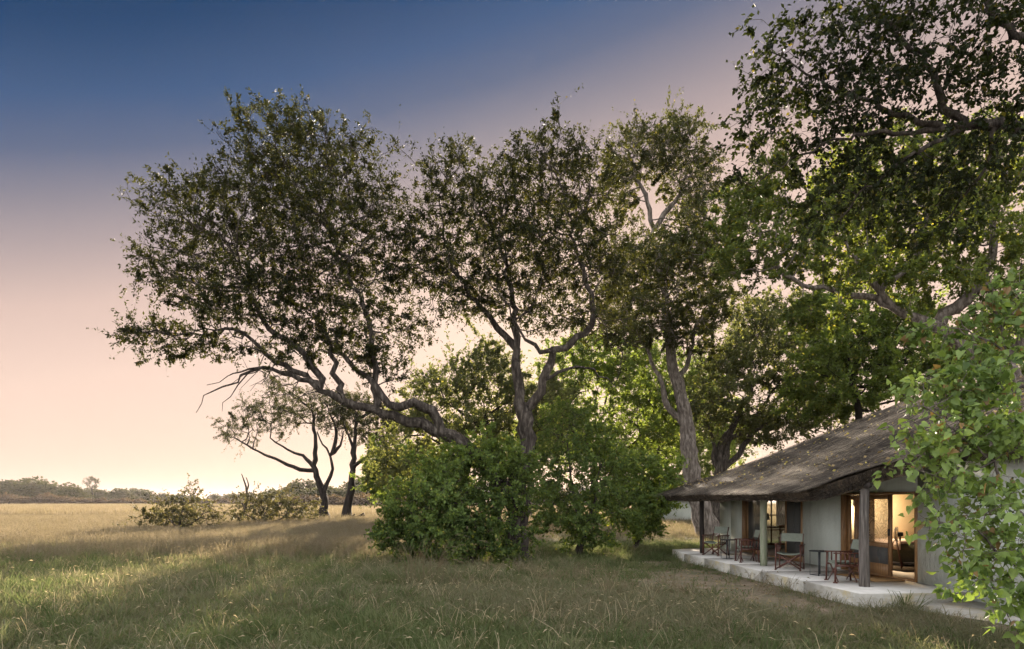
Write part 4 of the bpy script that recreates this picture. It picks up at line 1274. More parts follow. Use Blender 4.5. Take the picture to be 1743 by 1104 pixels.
# ------------------------------------------------------------------ furniture on the veranda
def chair(world_xy, front, label):
    fx, fy = front
    rz = math.atan2(fy, fx) + math.pi / 2          # local front is -y
    root = empty('director_chair', (world_xy[0], world_xy[1], HZ), rz)
    tag(root, label, 'chair', 'director chairs on the veranda')
    W, Dp = 0.29, 0.23
    H = 0.635
    for s in (-1, 1):
        x = s * W
        sf = MB()
        sf.bar((x, -Dp - 0.02, 0.0), (x, -Dp, H - 0.012), 0.036, 0.030, ref=(1, 0, 0))          # front leg
        sf.build('leg', M['mahogany'], root)
        sf = MB()
        sf.bar((x, Dp + 0.03, 0.0), (x, Dp - 0.02, 0.42), 0.036, 0.030, ref=(1, 0, 0))
        sf.bar((x, Dp - 0.02, 0.42), (x, Dp + 0.02, H - 0.012), 0.035, 0.029, ref=(1, 0, 0))
        sf.build('leg', M['mahogany'], root)
        ar = MB(); ar.bar((x, -Dp - 0.05, H), (x, Dp + 0.06, H), 0.058, 0.026, ref=(0, 0, 1)); ar.build('armrest', M['mahogany'], root)
        rl = MB(); rl.bar((x, -Dp - 0.006, 0.37), (x, Dp - 0.012, 0.37), 0.026, 0.04, ref=(0, 0, 1)); rl.build('side_rail', M['mahogany'], root)
        for k in range(4):
            y = -Dp + (k + 1) * (2 * Dp / 5)
            MB().bar((x, y, 0.388), (x, y, H - 0.012), 0.028, 0.014, ref=(1, 0, 0)).build('slat', M['mahogany'], root)
        bp_ = MB(); bp_.bar((x * 0.93, Dp - 0.01, 0.60), (x * 0.93, Dp + 0.075, 0.90), 0.026, 0.026, ref=(1, 0, 0)); bp_.build('back_post', M['mahogany'], root)
        ft = MB(); ft.bar((x, -Dp - 0.06, 0.014), (x, -Dp + 0.02, 0.014), 0.044, 0.028, ref=(0, 0, 1)); ft.build('foot', M['mahogany'], root)
    for y in (-Dp + 0.035, Dp - 0.05):
        for s in (-1, 1):
            MB().bar((s * (W - 0.01), y + 0.009 * s, 0.03), (-s * (W - 0.01), y + 0.009 * s, 0.41), 0.034, 0.016, ref=(0, 1, 0)).build('cross_brace', M['mahogany'], root)
    # sagging canvas seat
    nx_, ny_ = 13, 6
    xs = np.linspace(-W + 0.01, W - 0.01, nx_); ys = np.linspace(-Dp + 0.01, Dp - 0.02, ny_)
    XX, YY = np.meshgrid(xs, ys, indexing='ij')
    ZZ = 0.445 - 0.045 * (1 - (XX / W) ** 2)
    i_ = np.arange(nx_ * ny_).reshape(nx_, ny_)
    s = MB(); s.add(np.stack([XX, YY, ZZ], -1).reshape(-1, 3), quad(i_)); s.add(np.stack([XX, YY, ZZ - 0.012], -1).reshape(-1, 3), quad(i_)[:, ::-1])
    for yy in (ys[0], ys[-1]):
        s.add(np.concatenate([np.c_[xs, np.full(nx_, yy), 0.445 - 0.045 * (1 - (xs / W) ** 2)], np.c_[xs, np.full(nx_, yy), 0.425 - 0.045 * (1 - (xs / W) ** 2)]]), [(i, i+1, nx_+i+1, nx_+i) for i in range(nx_-1)])
    s.build('seat', M['canvas'], root, True)
    xs = np.linspace(-W * 0.98, W * 0.98, nx_); zs_ = np.linspace(0.70, 0.905, 5)
    XX, ZZ = np.meshgrid(xs, zs_, indexing='ij')
    YY = Dp + 0.02 + (ZZ - 0.70) * 0.28 + 0.035 * (1 - (XX / W) ** 2)
    i_ = np.arange(nx_ * 5).reshape(nx_, 5)
    s = MB(); s.add(np.stack([XX, YY - 0.015, ZZ], -1).reshape(-1, 3), quad(i_)); s.add(np.stack([XX, YY + 0.012, ZZ], -1).reshape(-1, 3), quad(i_)[:, ::-1])
    for k in (0, 4):
        a = np.stack([XX[:, k], YY[:, k] - 0.015, ZZ[:, k]], -1); b = np.stack([XX[:, k], YY[:, k] + 0.012, ZZ[:, k]], -1)
        s.add(np.concatenate([a, b]), [(i, i+1, nx_+i+1, nx_+i) for i in range(nx_-1)])
    s.build('backrest', M['canvas'], root, True)
    return root


chair((6.50, 21.8), (-0.81, -0.59), 'farthest dark red director chair, in front of the thin dark post')
chair((6.70, 19.45), (-0.99, 0.08), 'dark red director chair side on, left of the pale greenish post')
chair((7.02, 17.25), (-0.53, -0.83), 'dark red director chair facing out, right of the pale greenish post')
chair((7.10, 14.65), (-0.99, 0.13), 'nearest dark red director chair, beside the thick grey post')


def side_table(x, y, label, rz=0.3):
    root = empty('side_table', (x, y, HZ), rz)
    tag(root, label, 'table', 'small round metal tables')
    t = MB(); a = np.linspace(0, 2*math.pi, 25)[:-1]
    t.prism([(0.225*math.cos(q), 0.225*math.sin(q)) for q in a], 0.555, 0.575)
    t.build('table_top', M['iron'], root)
    for k in range(4):
        q = math.pi/4 + k*math.pi/2
        MB().bar((0.2*math.cos(q), 0.2*math.sin(q), 0.0), (0.2*math.cos(q), 0.2*math.sin(q), 0.556), 0.028, 0.010, ref=(math.cos(q), math.sin(q), 0)).build('leg', M['iron'], root)
    b = MB()
    c = [(0.195*math.cos(math.pi/4 + k*math.pi/2), 0.195*math.sin(math.pi/4 + k*math.pi/2)) for k in range(4)]
    for k in range(4):
        p, q = c[k], c[(k+1) % 4]
        b.bar((p[0], p[1], 0.008), (q[0], q[1], 0.008), 0.012, 0.010)
    b.build('base_frame', M['iron'], root)
side_table(6.50, 20.55, 'black metal side table between the two far chairs')
side_table(7.18, 15.95, 'black metal side table between the two near chairs')

mt = MB(); mt.box((1.42, 1.75, 0.0), (2.12, 3.2, 0.022))
mo = mt.build('doormat', M['coir'])
mo.location = HW(0, 0, HZ + 0.003); mo.rotation_euler = (0, 0, HR)
tag(mo, 'brown coir doormat in front of the right doorway', 'doormat')


# ------------------------------------------------------------------ inside the rooms
def in_house(name, v, u, z=HZ, rz=0.0):
    return empty(name, HW(v, u, z), HR + rz)
bed = in_house('bed', 4.15, 4.85)
tag(bed, 'bed with pale pink cover seen through the open right doorway', 'bed')
b = MB()
prof = [(0.0, 0.12), (0.0, 0.50), (0.03, 0.57), (0.10, 0.60), (1.9, 0.60), (1.9, 0.12)]
n = len(prof)
b.add([(x, 0.0, z) for x, z in prof] + [(x, 1.05, z) for x, z in prof], [(i, (i+1) % n, n + (i+1) % n, n + i) for i in range(n)])
b.f.setdefault(n, []).append(np.array([list(range(n-1, -1, -1)), list(range(n, 2*n))])); b.t.setdefault(n, []).append(np.full(2, .5))
b.build('base', M['bed_fabric'], bed)
c = MB(); c.box((-0.03, -0.02, 0.603), (1.85, 1.07, 0.69)); c.box((-0.035, -0.03, 0.45), (-0.005, 1.07, 0.69)); c.build('cover', M['linen'], bed)
for x in (0.08, 1.8):
    for y in (0.08, 0.95): MB().box((x, y, 0.0), (x + 0.06, y + 0.06, 0.12)).build('leg', M['iron'], bed)

fan = in_house('tripod_fan', 3.78, 4.50, HZ, -2.2)
tag(fan, 'black fan on a wooden tripod inside the right doorway', 'fan')
for k in range(3):
    q = k * 2 * math.pi / 3 + 0.5
    MB().tube([(0.03*math.cos(q), 0.03*math.sin(q), 0.72), (0.30*math.cos(q), 0.30*math.sin(q), 0.0)], 0.016, 7).build('leg', M['mahogany'], fan)
mb = MB(); mb.tube([(0, 0.06, 0.88), (0, 0.17, 0.88)], [0.07, 0.05], 12); mb.tube([(0, 0.1, 0.72), (0, 0.1, 0.88)], 0.025, 8); mb.build('motor', M['iron'], fan)
mb = MB()
a = np.linspace(0, 2*math.pi, 29)
for rad, yy in ((0.19, 0.0), (0.19, 0.05), (0.12, -0.03), (0.05, -0.04)):
    mb.tube(np.stack([rad*np.cos(a), np.full(29, yy), 0.88 + rad*np.sin(a)], 1), 0.006, 5, False)
for q in a[:-1]:
    mb.tube([(0.05*math.cos(q), -0.04, 0.88 + 0.05*math.sin(q)), (0.12*math.cos(q), -0.03, 0.88 + 0.12*math.sin(q)), (0.19*math.cos(q), 0.0, 0.88 + 0.19*math.sin(q)), (0.19*math.cos(q), 0.05, 0.88 + 0.19*math.sin(q))], 0.003, 4, False)
mb.build('cage', M['iron'], fan)
for k in range(4):
    q = k*math.pi/2 + 0.3
    mb = MB(); e = np.array((math.cos(q), 0, math.sin(q))); g_ = np.array((-math.sin(q), 0, math.cos(q))); z_ = np.array((0, 0.02, 0.88))
    mb.add([z_ + e*0.03 - g_*0.02, z_ + e*0.17 - g_*0.06 + (0, 0.02, 0), z_ + e*0.17 + g_*0.06 - (0, 0.02, 0), z_ + e*0.03 + g_*0.02], [(0, 1, 2, 3)])
    mb.build('blade', M['iron'], fan)
rg = MB(); rg.box((0, 0, 0), (2.0, 1.6, 0.015)); ro = rg.build('rug', M['rug']); ro.location = HW(3.4, 3.6, HZ); ro.rotation_euler = (0, 0, HR)
tag(ro, 'dark rug on the floor inside the right doorway', 'rug')

# wall lamp that lights the right room
lm, lt, lo = new_mat('lamp_glow')
em = N(lt, 'ShaderNodeEmission'); em.inputs[0].default_value = (1, 0.72, 0.38, 1); em.inputs[1].default_value = 6
lt.links.new(em.outputs[0], lo.inputs[0])
lamp = in_house('wall_lamp', 3.55, 5.92, 1.95)
tag(lamp, 'warm lit lamp on the wall inside the right room', 'lamp')
MB().box((-0.05, -0.02, -0.08), (0.05, 0.022, 0.08)).build('back_plate', M['iron'], lamp)
MB().tube([(0, -0.12, -0.07), (0, -0.12, 0.0), (0, -0.12, 0.07)], [0.03, 0.05, 0.03], 12).build('bulb', lm, lamp, True)
pl = bpy.data.lights.new('lamp_light', 'POINT'); pl.energy = 47; pl.color = (1, 0.79, 0.52); pl.shadow_soft_size = 0.06
po = bpy.data.objects.new('lamp_light', pl); COL.objects.link(po); po.parent = lamp; po.location = (0, -0.3, 0.0)

desk = in_house('desk', 3.5, 11.45)
tag(desk, 'wooden desk under the bright window seen through the left doorway', 'desk')
MB().box((0, 0, 0.76), (1.35, 0.55, 0.80)).build('table_top', M['teak'], desk)
for x in (0.04, 1.26):
    for y in (0.04, 0.46): MB().box((x, y, 0), (x + 0.05, y + 0.05, 0.76)).build('leg', M['teak'], desk)
dc = in_house('desk_chair', 4.15, 11.0, HZ, 2.6)
tag(dc, 'dark wooden armchair drawn up to the desk in the left room', 'chair')
MB().box((-0.25, -0.24, 0.42), (0.25, 0.24, 0.46)).build('seat', M['teak'], dc)
for x in (-0.23, 0.19):
    for y in (-0.22, 0.18): MB().box((x, y, 0), (x + 0.04, y + 0.04, 0.42 if y > 0 else 0.64)).build('leg', M['teak'], dc)
    MB().tube(spline([(x + 0.02, -0.2, 0.64), (x + 0.02, 0.05, 0.66), (x + 0.02, 0.24, 0.88)], 0.08), 0.02, 7).build('armrest', M['teak'], dc)
for z in (0.58, 0.72, 0.86):
    MB().box((-0.22, 0.205 + (z - 0.58) * 0.1, z - 0.03), (0.22, 0.225 + (z - 0.58) * 0.1, z + 0.03)).build('back_slat', M['teak'], dc)
tl = in_house('table_lamp', 3.72, 11.7, HZ + 0.80)
tag(tl, 'pale shaded table lamp on the desk, half hidden by the greenish post', 'lamp')
MB().tube([(0, 0, 0), (0, 0, 0.03), (0, 0, 0.12), (0, 0, 0.25)], [0.08, 0.07, 0.03, 0.02], 12).build('base', M['teak'], tl, True)
MB().tube([(0, 0, 0.25), (0, 0, 0.48)], [0.16, 0.10], 16, False).build('lamp_shade', M['curtain'], tl, True)

# small hut among the far trees
hut = empty('distant_hut', (14.6, 62, 0), 0.3)
tag(hut, 'small thatched hut far behind, under the left tip of the big roof', 'hut')
MB().box((-2.5, -2, 0), (2.5, 2, 2.2)).build('wall', M['plaster'], hut)
mb = MB(); mb.add([(-3.3, -2.8, 2.0), (3.3, -2.8, 2.0), (3.3, 2.8, 2.0), (-3.3, 2.8, 2.0), (-1.2, 0, 4.4), (1.2, 0, 4.4)], [(0, 1, 5, 4), (2, 3, 4, 5), (3, 2, 1, 0)])
mb.add([(3.3, -2.8, 2.0), (3.3, 2.8, 2.0), (1.2, 0, 4.4), (-3.3, 2.8, 2.0), (-3.3, -2.8, 2.0), (-1.2, 0, 4.4)], [(0, 1, 2), (3, 4, 5)])
mb.build('roof', M['thatch'], hut)

# ------------------------------------------------------------------ big-leaved climbing shrub at the right edge
d = 8.6
def S(px, py, dd=8.6): return P(px, py, dd)
base = np.array((7.35, 8.3, -0.05))
limbs = [([base, np.array((7.3, 8.4, 0.8)), S(1760, 800, 8.6), S(1735, 690, 8.7), S(1715, 600, 8.8), S(1690, 520, 8.9)], 0.05, 0.012, 0.2),
         ([base, np.array((7.15, 8.3, 0.7)), S(1725, 860, 8.5), S(1690, 790, 8.5), S(1640, 740, 8.5), S(1570, 690, 8.6)], 0.04, 0.008, 0.3),
         ([base, np.array((7.0, 8.2, 0.6)), S(1710, 950, 8.3), S(1660, 900, 8.3), S(1600, 890, 8.3)], 0.035, 0.008, 0.3),
         ([base, np.array((7.0, 8.1, 0.4)), S(1735, 1020, 8.2), S(1690, 1000, 8.2)], 0.03, 0.008, 0.3),
         ([S(1715, 600, 8.8), S(1660, 570, 8.8), S(1590, 550, 8.9)], 0.015, 0.006, 0.3),
         ([S(1690, 790, 8.5), S(1620, 810, 8.5), S(1560, 800, 8.5)], 0.014, 0.006, 0.3)]
lobes = [lobe(1700, 540, 8.8, 45, 70, 0.5), lobe(1640, 560, 8.9, 42, 32, 0.4, 0.7), lobe(1570, 560, 9.0, 26, 18, 0.25, 0.5), lobe(1660, 650, 8.7, 70, 50, 0.5), lobe(1580, 660, 8.7, 42, 40, 0.4),
         lobe(1690, 740, 8.6, 60, 50, 0.5), lobe(1600, 750, 8.6, 60, 48, 0.45), lobe(1545, 790, 8.6, 26, 14, 0.3, 0.6), lobe(1630, 820, 8.5, 50, 40, 0.45), lobe(1700, 850, 8.4, 50, 45, 0.5),
         lobe(1625, 900, 8.3, 46, 32, 0.4), lobe(1690, 930, 8.3, 55, 42, 0.45), lobe(1640, 960, 8.3, 36, 26, 0.35), lobe(1705, 1000, 8.2, 42, 40, 0.4), lobe(1730, 1060, 8.1, 20, 26, 0.3), lobe(1660, 985, 8.2, 36, 30, 0.35), lobe(1715, 900, 8.4, 45, 60, 0.4), lobe(1590, 850, 8.4, 22, 30, 0.3), lobe(1545, 735, 8.7, 30, 8, 0.15, 0.4)]
sroot, soff, spos, sld, stint, sr = make_tree('climbing_shrub', 'bright green big-leaved climbing shrub hanging in front of the roof at the right edge', 'shrub', limbs, lobes, 91,
    M['leaf_vine'], M['bark_pale'], step=0.11, kill=0.13, n_attr=2600, R0=0.05, rt=0.003, twigs=2, twig_len=0.16, nleaf=5200, leaf=0.085, wid=0.9, leaf_r=0.007, droop=0.9,
    heart=True, crown_name='foliage', wiggle=0.02, ksplit=0.015, tintscale=0.4, base=tuple(base), rpar=True)
# facing the light a little: leaves lie with blades turned to the open side
n = len(spos)
order = np.argsort(spos[:, 1] + sr.normal(0, 0.15, n))
stint[sr.uniform(0, 1, n) < 0.02] = 1.0
own, rest = order[:300], order[300:]
lf = MB(); leaves(lf, (spos - soff)[rest], sld[rest], 0.088 * sr.choice([0.55, 0.8, 1.0, 1.25], len(rest)), 0.8, sr, tint=stint[rest], droop=0.5, heart=True, face=np.broadcast_to(np.array((-0.08, -0.15, 0.25)), (len(rest), 3)))
fo = lf.build('foliage', M['leaf_vine'], sroot, False, True); fo['kind'] = 'stuff'
protos = []
for k in range(6):
    q = MB(); leaves(q, np.zeros((1, 3)), np.array([(0.0, 1.0, 0.0)]), 0.105, 0.8, sr, tint=np.array([0.15 + 0.15 * k if k < 5 else 1.0]), heart=True)
    me = q.mesh('leaf', False, True); me.materials.append(M['leaf_vine']); protos.append(me)
for i in own:
    o = bpy.data.objects.new('leaf', protos[5 if sr.uniform() < 0.02 else int(sr.integers(0, 5))])
    COL.objects.link(o); o.parent = sroot
    o.location = tuple(spos[i] - soff)
    dd = Vector(unit(sld[i] + np.array((0, 0, -0.5))))
    qt = dd.to_track_quat('Y', 'Z')
    from mathutils import Quaternion
    o.rotation_euler = (qt @ Quaternion((0, 1, 0), sr.normal(0, 0.7))).to_euler()
    o.scale = (sr.uniform(0.6, 1.25),) * 3

# ------------------------------------------------------------------ grass: instanced tufts, one mass per kind
def tuft(name, mat, nb, h, spread, width, bend, seed, plume=False):
    r = np.random.default_rng(seed)
    mb = MB()
    for i in range(nb):
        a = r.uniform(0, 6.28); q = spread * math.sqrt(r.uniform(0, 1))
        b = np.array((q*math.cos(a), q*math.sin(a), -0.01))
        a2 = a + r.normal(0, 0.9); hh = h * r.uniform(0.45, 1.1); bn = bend * r.uniform(0.3, 1.3)
        dv = np.array((math.cos(a2), math.sin(a2), 0)); sd = np.array((-math.sin(a2), math.cos(a2), 0)) * width * r.uniform(0.6, 1.2)
        tw = r.uniform(-1, 1); sd = sd * math.cos(tw) + dv * width * math.sin(tw)
        p = [b, b + dv*bn*hh*0.22 + np.array((0, 0, hh*0.5)), b + dv*bn*hh*0.60 + np.array((0, 0, hh*0.85)), b + dv*bn*hh*1.05 + np.array((0, 0, hh*(1.02 - 0.25*bn)))]
        ws = (0.8, 1.0, 0.75)
        V_ = []
        for k in range(3): V_ += [p[k] - sd*ws[k]*0.5, p[k] + sd*ws[k]*0.5]
        V_.append(p[3])
        mb.add(V_, [(0, 1, 3, 2), (2, 3, 5, 4)]); mb.f.setdefault(3, []).append(np.array([(4, 5, 6)]) + mb.n - 7); mb.t.setdefault(3, []).append(np.full(1, 0.5))
        if plume and i % 2 == 0:
            dd = unit(p[3] - p[2]); s2 = unit(np.cross(dd, r.standard_normal(3))) * width * 1.1
            c = p[3] - dd*0.02; L = 0.13 * h / 0.7
            mb.add([c, c + dd*L*0.4 + s2, c + dd*L - np.array((0, 0, L*0.3)), c + dd*L*0.4 - s2], [(0, 1, 2, 3)])
    me = mb.mesh(name); me.materials.append(mat)
    return bpy.data.objects.new(name, me)


def scatter(name, label, cat, protos, pos, rot, scl, idx, mat):
    colp = bpy.data.collections.new(name + '_kinds')
    for i, o in enumerate(protos):
        o.name = '%s_blade_%02d' % (name, i)
        colp.objects.link(o)
    me = bpy.data.meshes.new(name)
    me.vertices.add(len(pos)); me.vertices.foreach_set('co', pos.astype(np.float32).ravel())
    for nm, ty, dat in (('rot', 'FLOAT_VECTOR', rot), ('scl', 'FLOAT_VECTOR', scl)):
        a = me.attributes.new(nm, ty, 'POINT'); a.data.foreach_set('vector', dat.astype(np.float32).ravel())
    a = me.attributes.new('idx', 'INT', 'POINT'); a.data.foreach_set('value', idx.astype(np.int32))
    me.materials.append(mat)
    o = bpy.data.objects.new(name, me); COL.objects.link(o)
    ng = bpy.data.node_groups.new(name, 'GeometryNodeTree')
    ng.interface.new_socket('Geometry', in_out='INPUT', socket_type='NodeSocketGeometry')
    ng.interface.new_socket('Geometry', in_out='OUTPUT', socket_type='NodeSocketGeometry')
    gi = ng.nodes.new('NodeGroupInput'); go = ng.nodes.new('NodeGroupOutput')
    iop = ng.nodes.new('GeometryNodeInstanceOnPoints')
    ci = ng.nodes.new('GeometryNodeCollectionInfo'); ci.inputs['Collection'].default_value = colp
    ci.inputs['Separate Children'].default_value = True; ci.inputs['Reset Children'].default_value = True
    def na(nm, ty):
        q = ng.nodes.new('GeometryNodeInputNamedAttribute'); q.data_type = ty; q.inputs['Name'].default_value = nm
        return [s for s in q.outputs if s.enabled and s.name == 'Attribute'][0]
    e2r = ng.nodes.new('FunctionNodeEulerToRotation')
    L = ng.links.new
    L(gi.outputs[0], iop.inputs['Points']); L(ci.outputs[0], iop.inputs['Instance'])
    iop.inputs['Pick Instance'].default_value = True
    L(na('idx', 'INT'), iop.inputs['Instance Index'])
    L(na('rot', 'FLOAT_VECTOR'), e2r.inputs[0]); L(e2r.outputs[0], iop.inputs['Rotation'])
    L(na('scl', 'FLOAT_VECTOR'), iop.inputs['Scale'])
    L(iop.outputs[0], go.inputs[0])
    md = o.modifiers.new('scatter', 'NODES'); md.node_group = ng
    return tag(o, label, cat, kind='stuff')


def place(n, d0, d1, pw, seed, keep):
    r = np.random.default_rng(seed)
    y = (d0**pw + (d1**pw - d0**pw) * r.uniform(0, 1, n)) ** (1/pw)
    x = r.uniform(-1, 1, n) * (0.80 * y + 2.0)
    v, u = house_uv(x, y)
    ok = ~((v > -0.12) & (v < 12) & (u > -0.12) & (u < 12.4)) & ~((v > 0.75) & (u < 0.1) & (u > -6))
    ok &= r.uniform(0, 1, n) < keep(x, y)
    x, y = x[ok], y[ok]
    return x, y, r


def finish(name, label, cat, protos, x, y, r, smin, smax, idx, mat, zscale=None, tilt=0.12):
    n = len(x)
    s = r.uniform(smin, smax, n)
    zs = s if zscale is None else s * zscale
    pos = np.stack([x, y, gz(x, y)], 1)
    rot = np.stack([r.normal(0, tilt, n), r.normal(0, tilt, n), r.uniform(0, 6.28, n)], 1)
    return scatter(name, label, cat, protos, pos, rot, np.stack([s, s, zs], 1), idx, mat)


# where the open dry plain takes over from the shaded lawn (left and far)
def plain(x, y):
    return np.clip((y - 21 + 0.25 * np.abs(x) * 0 + (x + 4) * -0.55 + 3.5 * sn(x, y, 5.0)) / 8.0, 0, 1)
def bare(x, y):
    """trodden earth near the veranda and under the thicket"""
    v, u = house_uv(x, y)
    b = np.exp(-((v + 1.2) / 1.3) ** 2) * (u > -2) * (u < 10) * (0.65 + 0.5 * sn(x, y, 1.3))
    b2 = np.exp(-(((x - 3.2) / 2.8) ** 2 + ((y - 16.8) / 2.0) ** 2)) * (0.85 + 0.3 * sn(x, y, 0.8))
    b3 = np.exp(-(((x + 1.8) / 3.2) ** 2 + ((y - 20.4) / 1.0) ** 2))
    return np.clip(1.25 * b + 1.15 * b2 + 0.8 * b3, 0, 0.97)

gs = [tuft('g', M['grass_green'], 18, 0.15, 0.15, 0.011, 1.4, 200 + i) for i in range(3)] + [tuft('g', M['grass_mid'], 16, 0.13, 0.16, 0.009, 1.6, 210 + i) for i in range(4)] + [tuft('g', M['grass_dry'], 9, 0.17, 0.16, 0.008, 1.9, 220 + i) for i in range(2)]
x, y, r = place(88000, 7.2, 34, 1.35, 301, lambda x, y: (1 - bare(x, y)) * np.where(y > 24, np.clip(1.3 - (y - 24) / 14, 0, 1), 1.0))
nn = sn(x, y, 1.6) + 0.7 * sn(x, y, 4.5) + r.normal(0, 0.5, len(x)) - 0.5 * np.clip((-x - 2) / 6, -1, 1) * (y > 14)
idx = np.where(nn > -0.15, r.integers(0, 3, len(x)), np.where(r.uniform(0, 1, len(x)) < 0.86, r.integers(3, 7, len(x)), r.integers(7, 9, len(x))))
finish('lawn_grass', 'short green and straw coloured grass in front of the tree and cottage', 'grass', gs, x, y, r, 0.6, 1.35, idx, M['grass_green'], 0.85 + 0.45 * np.clip(sn(x, y, 0.9), -1, 1.6) * np.clip(0.6 + sn(x, y, 3.1), 0.2, 1.2), 0.3)

gd = [tuft('p', M['grass_dry'], 20, 0.55, 0.16, 0.007, 0.55, 230 + i, True) for i in range(3)] + [tuft('p', M['grass_pink'], 20, 0.60, 0.17, 0.007, 0.5, 240 + i, True) for i in range(3)] + [tuft('p', M['grass_mid'], 18, 0.40, 0.18, 0.008, 0.7, 250 + i) for i in range(2)] + [tuft('p', M['grass_green'], 18, 0.32, 0.18, 0.009, 0.7, 260 + i) for i in range(2)]
x, y, r = place(90000, 17, 95, 1.25, 302, lambda x, y: plain(x, y) * np.where((x > 1) & (y < 34), 0.12, 1.0) * np.clip(0.35 + (y - 17) / 40, 0, 1))
q = r.uniform(0, 1, len(x)) + 0.22 * sn(x, y, 3.5) - np.clip((32 - y) / 26, 0, 0.5) - 0.35 * (x > 2)
idx = np.where(q > 0.55, r.integers(3, 6, len(x)), np.where(q > 0.22, r.integers(0, 3, len(x)), np.where(q > -0.1, r.integers(6, 8, len(x)), r.integers(8, 10, len(x)))))
finish('plain_grass', 'tall golden dry grass covering the open plain on the left', 'grass', gd, x, y, r, 0.7, 1.25, idx, M['grass_dry'], 0.75 + 0.3 * np.clip(sn(x, y, 4.0), -1, 1))

gf = [tuft('f', M['grass_dry'], 26, 0.8, 0.9, 0.03, 0.4, 270 + i) for i in range(2)] + [tuft('f', M['grass_pink'], 26, 0.85, 0.9, 0.03, 0.4, 280 + i) for i in range(2)] + [tuft('f', M['grass_mid'], 26, 0.7, 0.9, 0.03, 0.5, 290)]
x, y, r = place(42000, 85, 330, 1.1, 303, lambda x, y: np.ones_like(x))
idx = np.where(sn(x, y * 0.2, 9) + r.normal(0, 0.5, len(x)) > 0.9, 4, r.integers(0, 4, len(x)))
finish('far_grass', 'pale sunlit dry grass stretching to the far treeline', 'grass', gf, x, y, r, 0.8, 1.2, idx, M['grass_dry'])

# rough tussocks through the lawn
gt = [tuft('t', M['grass_green'], 46, 0.32, 0.20, 0.011, 0.9, 500 + i) for i in range(3)] + [tuft('t', M['grass_mid'], 42, 0.30, 0.22, 0.010, 1.1, 510 + i) for i in range(3)] + [tuft('t', M['grass_dry'], 30, 0.34, 0.2, 0.008, 1.3, 520 + i, True) for i in range(2)]
x, y, r = place(5200, 7.4, 27, 1.3, 309, lambda x, y: np.clip(np.clip(0.35 + 0.8 * sn(x, y, 1.4) + 0.3 * sn(x, y, 3.7), 0, 1) * (1 - bare(x, y)) + 0.8 * np.exp(-(((x + 1.5) / 3.0) ** 2 + ((y - 20.3) / 0.5) ** 2)) + 0.7 * np.exp(-(((x - 3.2) / 3.0) ** 2 + ((y - 24.0) / 0.7) ** 2)), 0, 1))
nn = sn(x, y, 2.0) + r.normal(0, 0.6, len(x))
idx = np.where(nn > 0.1, r.integers(0, 3, len(x)), np.where(nn > -0.8, r.integers(3, 6, len(x)), r.integers(6, 8, len(x))))
finish('lawn_tussocks', 'rough taller tussocks of green and straw grass standing out of the lawn', 'grass', gt, x, y, r, 0.55, 1.25, idx, M['grass_mid'], None, 0.2)

# seed stalks and leaf litter in the foreground
gk = [tuft('s', M['grass_stalk'], 5, 0.50, 0.10, 0.008, 1.1, 310 + i, True) for i in range(3)] + [tuft('s', M['grass_stalk'], 3, 0.45, 0.08, 0.008, 1.5, 320 + i, True) for i in range(2)]
x, y, r = place(800, 7.2, 20, 1.2, 304, lambda x, y: (1 - bare(x, y)) * np.where(x < 4, 1, 0.3))
finish('seed_stalks', 'pale arching seed stalks sticking out of the lawn grass', 'grass', gk, x, y, r, 0.6, 1.1, r.integers(0, 5, len(x)), M['grass_dry'], None, 0.2)
lt_ = MB()
x, y, r = place(9000, 9, 24, 1.2, 305, lambda x, y: np.clip(bare(x, y) * 1.1 + 0.05, 0, 1))
leaves(lt_, np.stack([x, y, gz(x, y) + 0.02], 1), unit(np.stack([r.normal(0, 1, len(x)), r.normal(0, 1, len(x)), r.normal(0, 0.2, len(x))], 1)), 0.06, 0.6, r, tint=np.clip(r.normal(0.4, 0.25, len(x)), 0, 0.94))
tag(lt_.build('leaf_litter', M['litter'], None, False, True), 'brown leaf litter strewn on the bare earth by the veranda', 'leaves', kind='stuff')

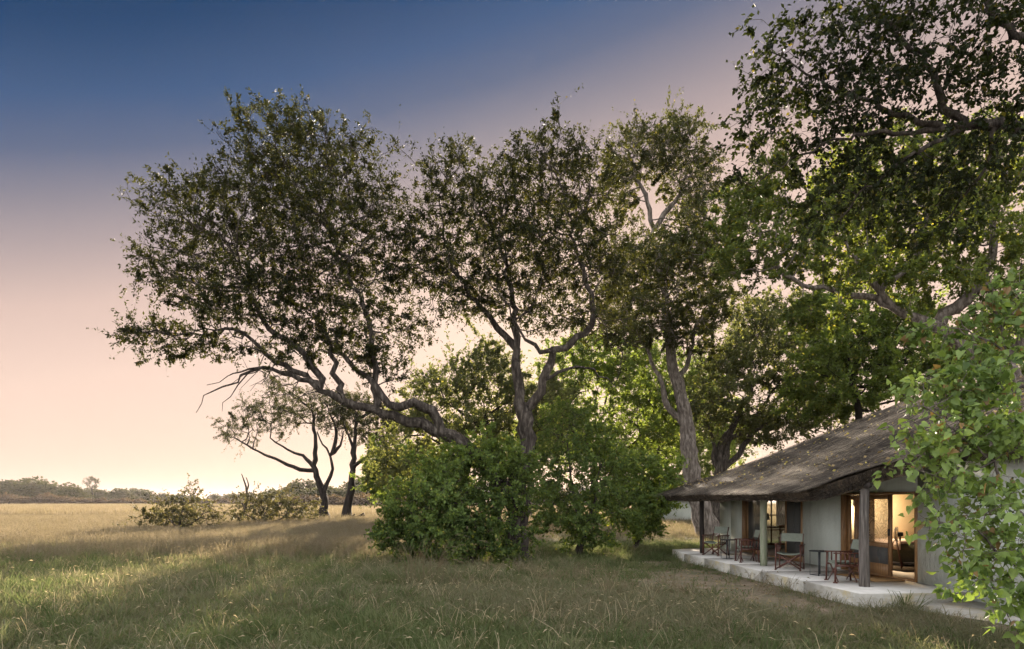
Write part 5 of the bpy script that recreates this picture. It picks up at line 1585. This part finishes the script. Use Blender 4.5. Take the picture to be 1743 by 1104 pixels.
# tall straw tussock in front of the thicket
tu = empty('grass_tussock', tuple(on_ground(-2.05, 15.6, 0.0)))
tag(tu, 'tall straw coloured grass tussock standing in the shaded lawn', 'grass')
t1 = tuft('blades', M['grass_dry'], 95, 1.2, 0.55, 0.009, 0.75, 331, True); COL.objects.link(t1); t1.parent = tu; t1.name = 'stalks'
t2 = tuft('blades', M['grass_mid'], 220, 0.5, 0.75, 0.010, 1.0, 332); COL.objects.link(t2); t2.parent = tu; t2.name = 'blades'

# broad-leaved weeds
def weed(px, py_d, label, seed, h=0.35, n=70, leaf=0.09):
    d = py_d; xw = (px - CX) / FPX * d
    r = np.random.default_rng(seed)
    root = empty('weed', tuple(on_ground(xw, d, 0.0))); tag(root, label, 'plant', 'broad-leaved weeds')
    stem = MB(); lf = MB(); pos = []; dr_ = []
    for i in range(7):
        a = r.uniform(0, 6.28); e = np.array((math.cos(a)*h*r.uniform(.2, .7), math.sin(a)*h*r.uniform(.2, .7), h*r.uniform(.6, 1.1)))
        sp = spline([(0, 0, 0), e*0.5 + np.array((0, 0, h*0.1)), e], 0.05); stem.tube(sp, np.linspace(0.006, 0.002, len(sp)), 4, False)
        k = n // 7; q = sp[r.integers(1, len(sp), k)]
        pos.append(q + r.normal(0, 0.02, (k, 3))); dr_.append(unit(r.normal(0, 1, (k, 3)) + np.array((0, 0, 0.3))))
    leaves(lf, np.concatenate(pos), np.concatenate(dr_), leaf, 0.75, r, tint=np.clip(r.normal(0.5, 0.2, n // 7 * 7), 0, 0.94))
    stem.build('stem', M['grass_green'], root); lf.build('foliage', M['leaf_green'], root, False, True)
weed(772, 19.3, 'young leafy sapling sprouting in front of the thicket', 403, 1.0, 130, 0.12)
weed(865, 17.8, 'leafy green sprig leaning out in front of the forked trunk', 404, 0.6, 60, 0.11)

# ------------------------------------------------------------------ the evening air
hm, ht, ho = new_mat('haze')
pv = ht.nodes.new('ShaderNodeVolumePrincipled')
pv.inputs['Color'].default_value = (1.0, 0.93, 0.90, 1)
pv.inputs['Density'].default_value = 0.0001
pv.inputs['Anisotropy'].default_value = 0.35
ht.links.new(pv.outputs[0], ho.inputs['Volume'])
hz = MB().box((-1800, -250, -1.4), (1800, 3200, 28.0)).build('haze', hm)
tag(hz, kind='stuff')
